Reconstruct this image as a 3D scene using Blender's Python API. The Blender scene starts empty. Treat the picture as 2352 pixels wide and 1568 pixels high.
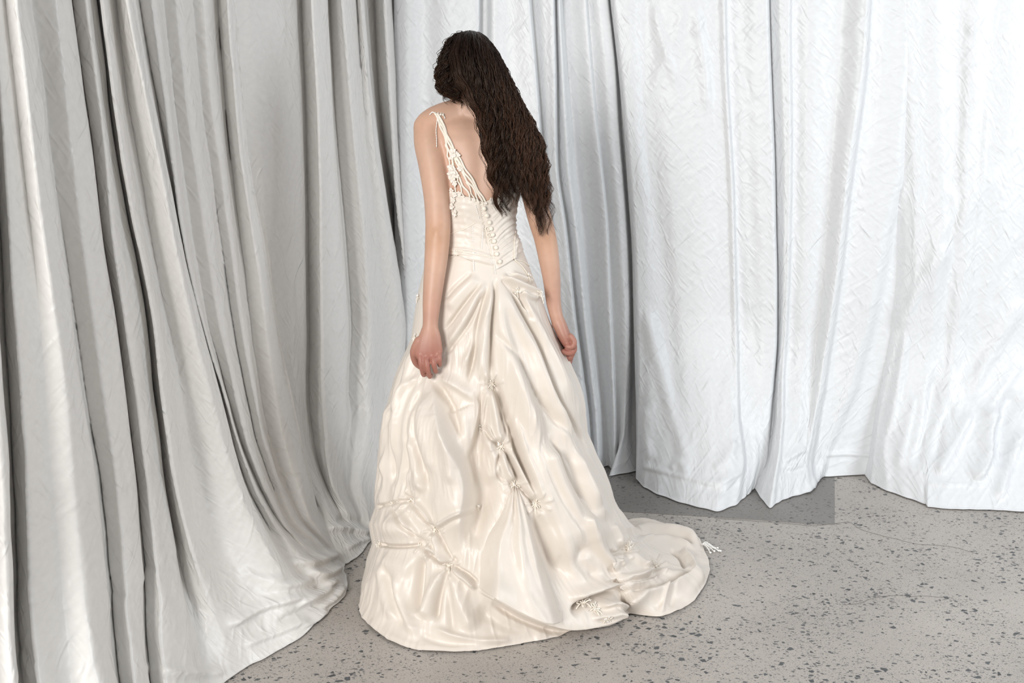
import bpy, bmesh, math, random
import numpy as np
from mathutils import Vector
from mathutils.bvhtree import BVHTree

C = bpy.context.scene.collection
scene = bpy.context.scene
rnd = random.Random(7)
rng = np.random.default_rng(11)

# ------------------------------------------------------------------ camera
F_PX, CX, CY = 2500.0, 1176.0, 784.0
PITCH = math.radians(12.5)
CAM = np.array([0.0, -3.2, 1.5])
FWD = np.array([0.0, math.cos(PITCH), -math.sin(PITCH)])
UP = np.array([0.0, math.sin(PITCH), math.cos(PITCH)])
RIGHT = np.array([1.0, 0.0, 0.0])

cam_data = bpy.data.cameras.new('camera')
cam_data.sensor_fit = 'HORIZONTAL'
cam_data.sensor_width = 36.0
cam_data.lens = F_PX / 2352.0 * 36.0
cam_data.clip_start = 0.05
cam_ob = bpy.data.objects.new('camera', cam_data)
C.objects.link(cam_ob)
cam_ob.location = CAM
cam_ob.rotation_euler = (math.pi / 2 - PITCH, 0, 0)
scene.camera = cam_ob

# ------------------------------------------------------------------ world, lights, exposure
scene.view_settings.view_transform = 'Standard'
scene.view_settings.look = 'None'
scene.view_settings.gamma = 1.0
scene.view_settings.use_curve_mapping = False
scene.view_settings.exposure = 0.17

world = bpy.data.worlds.new('world')
scene.world = world
world.use_nodes = True
bg = world.node_tree.nodes['Background']
bg.inputs['Color'].default_value = (1.0, 0.985, 0.965, 1)
bg.inputs['Strength'].default_value = 0.37


def area_light(name, loc, target, sx, sy, power, color):
    d = bpy.data.lights.new(name, 'AREA')
    d.shape = 'RECTANGLE'
    d.size, d.size_y = sx, sy
    d.energy = power
    d.color = color
    o = bpy.data.objects.new(name, d)
    C.objects.link(o)
    o.location = loc
    o.rotation_euler = (Vector(target) - Vector(loc)).to_track_quat('-Z', 'Y').to_euler()
    return o


area_light('window_light', (-2.0, -5.2, 2.3), (0.2, 0.4, 0.9), 1.4, 1.8, 222, (1.0, 0.985, 0.96))
area_light('window_light', (3.7, -1.6, 2.3), (1.7, 0.9, 0.9), 1.6, 2.0, 78, (0.89, 0.945, 1.0))


# ------------------------------------------------------------------ helpers
def rays(px, py):
    px = np.asarray(px, float); py = np.asarray(py, float)
    return (FWD[None] * F_PX + RIGHT[None] * (px.reshape(-1, 1) - CX) - UP[None] * (py.reshape(-1, 1) - CY))


def W(x, y, Y):
    """the point at depth Y (world) that stands on the sight line of (x, y)"""
    d = rays([x], [y])[0]
    return CAM + d * ((Y - CAM[1]) / d[1])


def FL(x, y, z=0.0):
    d = rays([x], [y])[0]
    return CAM + d * ((z - CAM[2]) / d[2])


def project(P):
    v = P - CAM
    w = v @ FWD
    return np.stack([CX + F_PX * (v @ RIGHT) / w, CY - F_PX * (v @ UP) / w], 1)


def smooth(t):
    t = np.clip(t, 0, 1)
    return t * t * (3 - 2 * t)


def lin_interp(x, xs, ys):
    """np.interp with linear extrapolation, xs increasing"""
    x = np.asarray(x, float)
    r = np.interp(x, xs, ys)
    lo, hi = x < xs[0], x > xs[-1]
    if len(xs) > 1:
        r = np.where(lo, ys[0] + (x - xs[0]) * (ys[1] - ys[0]) / (xs[1] - xs[0]), r)
        r = np.where(hi, ys[-1] + (x - xs[-1]) * (ys[-1] - ys[-2]) / (xs[-1] - xs[-2]), r)
    return r


def vnoise(P, seed=0):
    """3D value noise in [-1, 1]"""
    P = np.asarray(P, float)
    i = np.floor(P).astype(np.int64); f = P - i
    f = f * f * (3 - 2 * f)

    def h(a, b, c):
        n = (a * 73856093) ^ (b * 19349663) ^ (c * 83492791) ^ (seed * 2654435761)
        n = (n ^ (n >> 13)) * 1274126177
        n = n ^ (n >> 16)
        return (n & 0xffff) / 32767.5 - 1.0
    r = 0
    for dx in (0, 1):
        for dy in (0, 1):
            for dz in (0, 1):
                w = (f[:, 0] if dx else 1 - f[:, 0]) * (f[:, 1] if dy else 1 - f[:, 1]) * (f[:, 2] if dz else 1 - f[:, 2])
                r = r + w * h(i[:, 0] + dx, i[:, 1] + dy, i[:, 2] + dz)
    return r


def grid_faces(nr, nc, close=False):
    r = np.arange(nr - 1)[:, None]
    cN = nc if close else nc - 1
    c = np.arange(cN)[None, :]
    c2 = (c + 1) % nc
    a = r * nc + c; b = r * nc + c2; d = (r + 1) * nc + c; e = (r + 1) * nc + c2
    return np.stack([a + 0 * c, b + 0 * r, e, d + 0 * c], -1).reshape(-1, 4)


def mesh_np(name, V, Fq, smooth_shade=True, uv=None):
    me = bpy.data.meshes.new(name)
    V = np.asarray(V, np.float32); Fq = np.asarray(Fq, np.int32)
    k = Fq.shape[1]
    me.vertices.add(len(V)); me.vertices.foreach_set('co', V.ravel())
    me.loops.add(Fq.size); me.loops.foreach_set('vertex_index', Fq.ravel())
    me.polygons.add(len(Fq))
    me.polygons.foreach_set('loop_start', np.arange(0, Fq.size, k, dtype=np.int32))
    if smooth_shade:
        me.polygons.foreach_set('use_smooth', np.ones(len(Fq), bool))
    me.update(calc_edges=True)
    me.validate()
    if uv is not None:
        ul = me.uv_layers.new(name='UVMap')
        ul.data.foreach_set('uv', np.asarray(uv, np.float32)[Fq.ravel()].ravel())
    return me


def link(name, me, mat=None, parent=None, **props):
    o = bpy.data.objects.new(name, me)
    C.objects.link(o)
    if mat is not None and me is not None:
        me.materials.append(mat)
    if parent is not None:
        o.parent = parent
    for k, v in props.items():
        o[k] = v
    return o


def grid_normals(G, close=False):
    """G (nr,nc,3) -> unit normals"""
    if close:
        du = np.roll(G, -1, 1) - np.roll(G, 1, 1)
    else:
        du = np.gradient(G, axis=1)
    dv = np.gradient(G, axis=0)
    n = np.cross(du, dv)
    return n / (np.linalg.norm(n, axis=-1, keepdims=True) + 1e-12)


def tube_arrays(P, R, n=10, caps=True, flat=None, side=None):
    """loft of elliptic rings along P; R (k,) or (k,2); returns V, F(quads, degenerate caps)"""
    P = np.asarray(P, float); k = len(P)
    R = np.asarray(R, float)
    if R.ndim == 1:
        R = np.stack([R, R], 1)
    T = np.gradient(P, axis=0)
    T /= np.linalg.norm(T, axis=1, keepdims=True) + 1e-12
    ref = np.array(side if side is not None else (1.0, 0.0, 0.0))
    A = ref[None] - (T @ ref)[:, None] * T
    bad = np.linalg.norm(A, axis=1) < .1
    A[bad] = np.cross(T[bad], np.array([0.3, .9, .2]))
    A /= np.linalg.norm(A, axis=1, keepdims=True)
    B = np.cross(T, A)
    if caps:
        P0, P1 = P[0], P[-1]
        addP, addR, addT = [], [], []
        def cap(Pc, t, r, a, b, rev):
            pts, rr = [], []
            for ang in (80, 60, 35):
                c, s = math.cos(math.radians(ang)), math.sin(math.radians(ang))
                pts.append(Pc + t * min(r) * s); rr.append(r * c)
            if rev:
                return pts, rr
            return pts[::-1], rr[::-1]
        p0, r0 = cap(P0, -T[0], R[0], A[0], B[0], True)
        p1, r1 = cap(P1, T[-1], R[-1], A[-1], B[-1], False)
        P = np.vstack([p0, P, p1]); R = np.vstack([r0, R, r1])
        A = np.vstack([[A[0]] * 3, A, [A[-1]] * 3]); B = np.vstack([[B[0]] * 3, B, [B[-1]] * 3])
    th = np.linspace(0, 2 * math.pi, n, endpoint=False)
    G = P[:, None] + A[:, None] * (R[:, :1, None] * np.cos(th)[None, :, None]) + B[:, None] * (R[:, 1:, None] * np.sin(th)[None, :, None])
    V = G.reshape(-1, 3)
    Fq = grid_faces(len(P), n, True)
    # end fans as degenerate-free quads via centre vertices
    c0, c1 = len(V), len(V) + 1
    V = np.vstack([V, P[0], P[-1]])
    last = (len(P) - 1) * n
    fans = []
    for i in range(0, n, 2):
        fans.append([c0, (i + 2) % n, i + 1, i])
        fans.append([c1, last + i, last + i + 1, last + (i + 2) % n])
    return V, np.vstack([Fq, np.array(fans)])


class Soup:
    def __init__(s): s.V, s.F, s.n = [], [], 0
    def add(s, V, Fq):
        s.V.append(V); s.F.append(np.asarray(Fq) + s.n); s.n += len(V)
    def tube(s, P, R, n=10, caps=True, side=None):
        s.add(*tube_arrays(P, R, n, caps, side=side))
    def ell(s, c, r, n=16, m=10, rot=None):
        th = np.linspace(0, 2 * math.pi, n, endpoint=False)
        ph = np.linspace(-math.pi / 2 + .12, math.pi / 2 - .12, m)
        G = np.stack([np.cos(ph)[:, None] * np.cos(th)[None] * r[0], np.cos(ph)[:, None] * np.sin(th)[None] * r[1],
                      np.sin(ph)[:, None] * np.ones(n)[None] * r[2]], -1).reshape(-1, 3)
        top = [[0, 0, -r[2]], [0, 0, r[2]]]
        G = np.vstack([G, top])
        if rot is not None:
            G = G @ np.asarray(rot).T
        Fq = [list(f) for f in grid_faces(m, n, True)]
        a, b, l = m * n, m * n + 1, (m - 1) * n
        for i in range(0, n, 2):
            Fq.append([a, (i + 2) % n, i + 1, i]); Fq.append([b, l + i, l + i + 1, l + (i + 2) % n])
        s.add(G + np.asarray(c), Fq)
    def mesh(s, name, sm=True):
        return mesh_np(name, np.vstack(s.V), np.vstack(s.F), sm)


def spline(P, n):
    """Catmull-Rom resample of points"""
    P = np.asarray(P, float)
    k = len(P)
    if k < 3:
        return P[0] + (P[-1] - P[0]) * np.linspace(0, 1, n)[:, None]
    Q = np.vstack([2 * P[0] - P[1], P, 2 * P[-1] - P[-2]])
    t = np.linspace(0, k - 1 - 1e-9, n)
    i = np.floor(t).astype(int); f = (t - i)[:, None]
    p0, p1, p2, p3 = Q[i], Q[i + 1], Q[i + 2], Q[i + 3]
    return .5 * ((2 * p1) + (-p0 + p2) * f + (2 * p0 - 5 * p1 + 4 * p2 - p3) * f ** 2 + (-p0 + 3 * p1 - 3 * p2 + p3) * f ** 3)


# sculpting: folds are strokes given along sight lines, raised or sunk along the surface normal
def stroke_field(px, strokes):
    H = np.zeros(len(px))
    for st in strokes:
        pts, wl, wr, h = st[:4]
        taper = st[4] if len(st) > 4 else .15
        Q = spline(np.array(pts, float), max(6, 5 * len(pts)))
        lo = Q.min(0) - 3 * max(wl, wr); hi = Q.max(0) + 3 * max(wl, wr)
        m = np.where((px[:, 0] > lo[0]) & (px[:, 0] < hi[0]) & (px[:, 1] > lo[1]) & (px[:, 1] < hi[1]))[0]
        if not len(m):
            continue
        p = px[m]
        best = np.full(len(m), 1e18); sd = np.zeros(len(m)); al = np.zeros(len(m))
        seg = np.linalg.norm(np.diff(Q, axis=0), axis=1); cum = np.concatenate([[0], np.cumsum(seg)])
        for i in range(len(Q) - 1):
            d = Q[i + 1] - Q[i]; L2 = d @ d + 1e-9
            t = np.clip(((p - Q[i]) @ d) / L2, 0, 1)
            e = p - Q[i] - t[:, None] * d
            dd = (e ** 2).sum(1)
            u = dd < best
            best[u] = dd[u]
            cr = d[0] * e[:, 1] - d[1] * e[:, 0]
            sd[u] = np.sign(cr[u]) * np.sqrt(dd[u])
            al[u] = (cum[i] + t[u] * seg[i]) / cum[-1]
        w = np.where(sd > 0, wr, wl)      # in the picture (y down): sd>0 lies to the right of a stroke drawn upwards, left of one drawn downwards
        g = np.exp(-(sd / w) ** 2)
        tp = smooth(np.minimum(al, 1 - al) / taper + .06) if taper > 0 else 1
        H[m] += h * g * tp
    return H


# ------------------------------------------------------------------ materials
def new_mat(name):
    m = bpy.data.materials.new(name); m.use_nodes = True
    nt = m.node_tree
    return m, nt, nt.nodes['Principled BSDF']


def nd(nt, t, **kw):
    n = nt.nodes.new(t)
    for k, v in kw.items():
        setattr(n, k, v)
    return n


def simple(name, col, rough=.5, **inp):
    m, nt, b = new_mat(name)
    b.inputs['Base Color'].default_value = (*col, 1)
    b.inputs['Roughness'].default_value = rough
    for k, v in inp.items():
        b.inputs[k.replace('_', ' ')].default_value = v
    return m


def ramp(nt, stops):
    r = nd(nt, 'ShaderNodeValToRGB')
    e = r.color_ramp.elements
    while len(e) < len(stops):
        e.new(.5)
    for el, (p, c) in zip(e, stops):
        el.position = p
        el.color = (*c, 1) if not isinstance(c, (int, float)) else (c, c, c, 1)
    return r


def cloth_material(name, col, rough, bump, scale=1.0, sheen=.2, transl=0.0):
    """crushed taffeta: fine weave, short diagonal creases both ways"""
    m, nt, b = new_mat(name)
    L = nt.links.new
    uv = nd(nt, 'ShaderNodeUVMap'); uv.uv_map = 'UVMap'
    last = None
    for rot, sc, st, amt in ((.75, 36, 3.4, 1.0), (-.6, 46, 3.2, .9), (.15, 15, 1.8, .9)):
        mp = nd(nt, 'ShaderNodeMapping')
        mr = nd(nt, 'ShaderNodeMapping'); mr.inputs['Rotation'].default_value = (0, 0, rot)
        mp.inputs['Scale'].default_value = (sc * scale, sc * scale / st, 1)
        L(uv.outputs['UV'], mr.inputs['Vector']); L(mr.outputs[0], mp.inputs['Vector'])
        no = nd(nt, 'ShaderNodeTexNoise')
        no.noise_type = 'RIDGED_MULTIFRACTAL'
        no.inputs['Scale'].default_value = 1.0
        no.inputs['Detail'].default_value = 3.0
        no.inputs['Roughness'].default_value = .55
        no.inputs['Distortion'].default_value = .6
        L(mp.outputs[0], no.inputs['Vector'])
        mu = nd(nt, 'ShaderNodeMath', operation='MULTIPLY'); mu.inputs[1].default_value = amt
        L(no.outputs[0], mu.inputs[0])
        if last is None:
            last = mu
        else:
            ad = nd(nt, 'ShaderNodeMath', operation='ADD')
            L(last.outputs[0], ad.inputs[0]); L(mu.outputs[0], ad.inputs[1]); last = ad
    bp = nd(nt, 'ShaderNodeBump')
    bp.inputs['Strength'].default_value = bump
    bp.inputs['Distance'].default_value = .0055
    L(last.outputs[0], bp.inputs['Height'])
    L(bp.outputs[0], b.inputs['Normal'])
    # slight tone variation in the cloth itself
    n2 = nd(nt, 'ShaderNodeTexNoise'); n2.inputs['Scale'].default_value = 60 * scale
    L(uv.outputs['UV'], n2.inputs['Vector'])
    r = ramp(nt, [(.35, tuple(c * .96 for c in col)), (.65, col)])
    L(n2.outputs[0], r.inputs[0]); L(r.outputs[0], b.inputs['Base Color'])
    b.inputs['Roughness'].default_value = rough
    b.inputs['Sheen Weight'].default_value = sheen
    b.inputs['Sheen Roughness'].default_value = .4
    b.inputs['Specular IOR Level'].default_value = .5
    return m


MAT_CURT_L = cloth_material('curtain_taffeta', (.77, .755, .73), .37, .75, 1.0)
MAT_CURT_R = cloth_material('curtain_taffeta_white', (.745, .76, .775), .45, .8, 1.0)

# floor: honed concrete with dark aggregate
def concrete(name, base, speck_dark, dens=1.0):
    m, nt, b = new_mat(name)
    L = nt.links.new
    tc = nd(nt, 'ShaderNodeTexCoord')
    big = nd(nt, 'ShaderNodeTexNoise'); big.inputs['Scale'].default_value = 2.2; big.inputs['Detail'].default_value = 4
    L(tc.outputs['Object'], big.inputs['Vector'])
    fine = nd(nt, 'ShaderNodeTexNoise'); fine.inputs['Scale'].default_value = 220; fine.inputs['Detail'].default_value = 3
    L(tc.outputs['Object'], fine.inputs['Vector'])
    r = ramp(nt, [(.3, tuple(c * .88 for c in base)), (.7, tuple(min(1, c * 1.08) for c in base))])
    L(big.outputs[0], r.inputs[0])
    mixf = nd(nt, 'ShaderNodeMix', data_type='RGBA', blend_type='MULTIPLY')
    mixf.inputs['Factor'].default_value = .5
    rf = ramp(nt, [(.35, .72), (.6, 1.0)])
    L(fine.outputs[0], rf.inputs[0])
    L(r.outputs[0], mixf.inputs[6]); L(rf.outputs[0], mixf.inputs[7])
    cur = mixf.outputs[2]
    # density of the chips changes over the slab
    dn = nd(nt, 'ShaderNodeTexNoise'); dn.inputs['Scale'].default_value = 3.1; dn.inputs['Detail'].default_value = 2
    L(tc.outputs['Object'], dn.inputs['Vector'])
    for sc, edge, keep, dark, elong in ((62, .10, .945, 1.0, 1.25), (105, .10, .90, .95, 1.5), (210, .12, .86, .85, 1.5), (420, .10, .80, .7, 1.3)):
        mp = nd(nt, 'ShaderNodeMapping'); mp.inputs['Scale'].default_value = (sc / elong, sc, sc)
        mp.inputs['Rotation'].default_value = (0, 0, sc * .37)
        L(tc.outputs['Object'], mp.inputs['Vector'])
        v1 = nd(nt, 'ShaderNodeTexVoronoi'); v1.voronoi_dimensions = '2D'; v1.feature = 'F1'; v1.inputs['Scale'].default_value = 1.0
        v2 = nd(nt, 'ShaderNodeTexVoronoi'); v2.voronoi_dimensions = '2D'; v2.feature = 'DISTANCE_TO_EDGE'; v2.inputs['Scale'].default_value = 1.0
        L(mp.outputs[0], v1.inputs['Vector']); L(mp.outputs[0], v2.inputs['Vector'])
        sep = nd(nt, 'ShaderNodeSeparateColor'); L(v1.outputs['Color'], sep.inputs[0])
        sz = nd(nt, 'ShaderNodeMath', operation='MULTIPLY_ADD'); sz.inputs[1].default_value = .22; sz.inputs[2].default_value = edge
        L(sep.outputs[1], sz.inputs[0])
        lt = nd(nt, 'ShaderNodeMath', operation='GREATER_THAN'); L(v2.outputs['Distance'], lt.inputs[0]); L(sz.outputs[0], lt.inputs[1])
        pr = nd(nt, 'ShaderNodeMath', operation='MULTIPLY_ADD'); pr.inputs[1].default_value = .45
        L(dn.outputs[0], pr.inputs[0]); L(sep.outputs[0], pr.inputs[2])
        gt = nd(nt, 'ShaderNodeMath', operation='GREATER_THAN'); L(pr.outputs[0], gt.inputs[0]); gt.inputs[1].default_value = keep + .225
        an = nd(nt, 'ShaderNodeMath', operation='MULTIPLY'); L(lt.outputs[0], an.inputs[0]); L(gt.outputs[0], an.inputs[1])
        am = nd(nt, 'ShaderNodeMath', operation='MULTIPLY'); L(an.outputs[0], am.inputs[0]); am.inputs[1].default_value = dark
        mi = nd(nt, 'ShaderNodeMix', data_type='RGBA')
        L(am.outputs[0], mi.inputs['Factor']); L(cur, mi.inputs[6])
        rc = ramp(nt, [(0, speck_dark), (1, tuple(c * 2.0 for c in speck_dark))])
        L(sep.outputs[2], rc.inputs[0]); L(rc.outputs[0], mi.inputs[7])
        cur = mi.outputs[2]
    L(cur, b.inputs['Base Color'])
    b.inputs['Roughness'].default_value = .45
    b.inputs['Specular IOR Level'].default_value = .35
    return m


MAT_FLOOR = concrete('honed_concrete', (.47, .432, .395), (.055, .058, .06))
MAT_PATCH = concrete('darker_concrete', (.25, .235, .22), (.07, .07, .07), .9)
MAT_CRACK = simple('crack_dark', (.17, .16, .15), .9)
MAT_WALL = simple('wall_paint', (.72, .72, .71), .8)

# ------------------------------------------------------------------ structure: floor, walls
def box_mesh(name, lo, hi):
    bm = bmesh.new(); bmesh.ops.create_cube(bm, size=1)
    for v in bm.verts:
        v.co = Vector([lo[i] + (v.co[i] + .5) * (hi[i] - lo[i]) for i in range(3)])
    me = bpy.data.meshes.new(name); bm.to_mesh(me); bm.free(); return me


floor = link('floor', box_mesh('floor', (-4.5, -7, -.1), (5, 3, 0)), MAT_FLOOR, kind='structure', label='grey honed concrete floor speckled with dark stone chips')


def flat_poly(name, pts, z, mat, parent):
    bm = bmesh.new()
    top = [bm.verts.new((p[0], p[1], z)) for p in pts]
    bot = [bm.verts.new((p[0], p[1], -.01)) for p in pts]
    bm.faces.new(top)
    n = len(pts)
    for i in range(n):
        bm.faces.new((top[i], bot[i], bot[(i + 1) % n], top[(i + 1) % n]))
    bmesh.ops.recalc_face_normals(bm, faces=bm.faces)
    me = bpy.data.meshes.new(name); bm.to_mesh(me); bm.free()
    return link(name, me, mat, parent)


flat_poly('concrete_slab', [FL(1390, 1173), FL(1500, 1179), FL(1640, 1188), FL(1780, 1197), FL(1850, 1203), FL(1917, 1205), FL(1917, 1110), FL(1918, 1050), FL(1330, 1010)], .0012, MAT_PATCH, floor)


def crack(pts, w):
    Q = spline([FL(*p) for p in pts], 60)
    Q = Q + np.stack([vnoise(Q * 25, 3) * .004, vnoise(Q * 25, 4) * .004, Q[:, 2] * 0], 1)
    T = np.gradient(Q, axis=0); N = np.stack([-T[:, 1], T[:, 0], 0 * T[:, 0]], 1); N /= np.linalg.norm(N, axis=1, keepdims=True)
    ww = (w * (.5 + .5 * np.abs(vnoise(Q * 40, 5))) * np.linspace(1, .3, 60))[:, None]
    G = np.stack([Q + N * ww, Q + [0, 0, .0012], Q - N * ww], 1); G[:, [0, 2], 2] = .0002
    link('crack', mesh_np('crack', G.reshape(-1, 3), grid_faces(60, 3)[:, ::-1]), MAT_CRACK, floor)


crack([(1640, 1190), (1780, 1200), (1860, 1206), (1915, 1203), (1950, 1200), (1985, 1218), (2060, 1238), (2110, 1250), (2170, 1253), (2232, 1268)], .0022)
crack([(1935, 1390), (1975, 1385), (2010, 1372), (2060, 1368), (2120, 1369), (2190, 1373)], .0012)

# ------------------------------------------------------------------ curtains
class Wall:
    def __init__(s, O, ang, sgn):
        s.O = np.array([O[0], O[1], 0.0])
        s.d = np.array([math.cos(ang), math.sin(ang), 0.0])
        s.n = np.array([math.sin(ang), -math.cos(ang), 0.0]) * sgn
    def hit(s, x, y, off):
        r = rays([x], [y])[0]
        t = ((s.O - CAM) @ s.n + off) / (r @ s.n)
        P = CAM + r * t
        return (P - s.O) @ s.d, P[2]
    def at(s, ss, off, z):
        return s.O + s.d * np.asarray(ss)[..., None] + s.n * np.asarray(off)[..., None] + np.array([0, 0, 1.0]) * np.asarray(z)[..., None]


A = math.radians(15.3)
nL = np.array([math.cos(A), -math.sin(A)])
WL = Wall(np.array([-.753, -.592]) - .22 * nL, math.radians(90 - 15.3), 1)     # runs away from the camera on the left
WB = Wall((.40, 1.20), math.radians(-4), 1)                                    # closes the view behind
TOPZ = 2.75


def curtain(name, wall, lines, label, mat, zf=.75, fpow=2.0, sub=9, nrow=190, flare=.2, rough=.006, strokes=(), seed=1, hem_z=.006, group=None, soft=5):
    """lines: (offset, [(x, y) sight-line points from top to bottom], floor) in order along the wall;
    floor: (x, y) of the hem on the ground, or a number = offset at the ground, or None"""
    Z = np.concatenate([np.linspace(0, .35, 70, endpoint=False), np.linspace(.35, TOPZ, nrow - 70)])[::-1]
    S, O = [], []
    for d, pts, fl in lines:
        if fl is None:
            of = d + flare; sf = None
        elif isinstance(fl, (int, float)):
            of = fl; sf = None
        else:
            P = FL(*fl) - wall.O
            of = P @ wall.n; sf = P @ wall.d
        def off(z):
            return d + (of - d) * np.clip(1 - np.asarray(z) / zf, 0, 1) ** fpow
        sz = []
        for (x, y) in pts:
            o = d
            for _ in range(12):
                s_, z_ = wall.hit(x, y, o)
                o = .5 * o + .5 * float(off(max(z_, 0)))
            if z_ > .02:
                sz.append((z_, s_))
        if sf is not None:
            sz.append((0.0, sf))
        sz.sort()
        zs = np.array([a for a, _ in sz]); ss = np.array([b for _, b in sz])
        if sf is None:      # hang straight below the lowest seen point, a little onward
            k = (ss[1] - ss[0]) / max(zs[1] - zs[0], .05) if len(zs) > 1 else 0
            zs = np.concatenate([[0.0], zs]); ss = np.concatenate([[ss[0] - k * zs[1] * .6], ss])
        zt = TOPZ
        k = (ss[-1] - ss[-2]) / max(zs[-1] - zs[-2], .05)
        zs = np.concatenate([zs, [zt]]); ss = np.concatenate([ss, [ss[-1] + k * (zt - zs[-2]) * .6]])
        s_row = np.interp(Z, zs, ss)
        # soften the kinks
        ker = np.exp(-np.linspace(-2, 2, 15) ** 2); ker /= ker.sum()
        pad = np.concatenate([np.full(7, 0), np.full(7, 0)])
        ext = np.concatenate([s_row[0] + (s_row[0] - s_row[7:0:-1]), s_row, s_row[-1] + (s_row[-1] - s_row[-2:-9:-1])])
        s_row = np.convolve(ext, ker, 'valid')
        S.append(s_row); O.append(off(Z))
    S = np.array(S); O = np.array(O)           # (lines, rows)
    cs, co = [], []
    for i in range(len(lines) - 1):
        for k in range(sub):
            u = k / sub
            cs.append(S[i] + (S[i + 1] - S[i]) * u)
            co.append(O[i] + (O[i + 1] - O[i]) * (1 - math.cos(math.pi * u)) / 2)
    cs.append(S[-1]); co.append(O[-1])
    cs = np.array(cs).T; co = np.array(co).T   # rows, cols
    for _ in range(soft):
        co[:, 1:-1] = (co[:, :-2] + 2 * co[:, 1:-1] + co[:, 2:]) / 4
    ZZ = np.repeat(Z[:, None], cs.shape[1], 1)
    N3 = lambda a, b, sd: vnoise(np.stack([cs.ravel() * a, ZZ.ravel() * b, np.full(cs.size, seed * 3.1)], 1), sd).reshape(cs.shape)
    amp = np.clip(1.0 - ZZ / 3.5, .3, 1)
    co = co + rough * amp * (N3(7, 2.2, 1) + .6 * N3(17, 5, 2) + .35 * N3(40, 14, 3))
    cs = cs + .004 * N3(9, 3, 5)
    G = wall.at(cs, co, np.maximum(ZZ, hem_z))
    if strokes:
        nrm = grid_normals(G)
        s = np.sign((nrm @ wall.n).mean()); nrm = nrm * s
        H = stroke_field(project(G.reshape(-1, 3)), strokes).reshape(cs.shape)
        nb = wall.n[None, None] * .6 + nrm * .4
        G = G + nb * H[..., None]
        G[..., 2] = np.maximum(G[..., 2], hem_z)
    # uv: metres along the cloth
    du = np.concatenate([np.zeros((len(Z), 1)), np.cumsum(np.linalg.norm(np.diff(G, axis=1), axis=-1), 1)], 1).mean(0)
    uv = np.stack([np.repeat(du[None], len(Z), 0), ZZ], -1)
    Fq = grid_faces(*cs.shape)
    n = grid_normals(G)
    if (n @ wall.n).mean() < 0:
        pass
    me = mesh_np(name, G.reshape(-1, 3), Fq, True, uv.reshape(-1, 2))
    o = link(name, me, mat)
    md = o.modifiers.new('thickness', 'SOLIDIFY'); md.thickness = .0025; md.offset = 0
    o['label'] = label; o['category'] = 'curtain'
    if group: o['group'] = group
    return o


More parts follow.
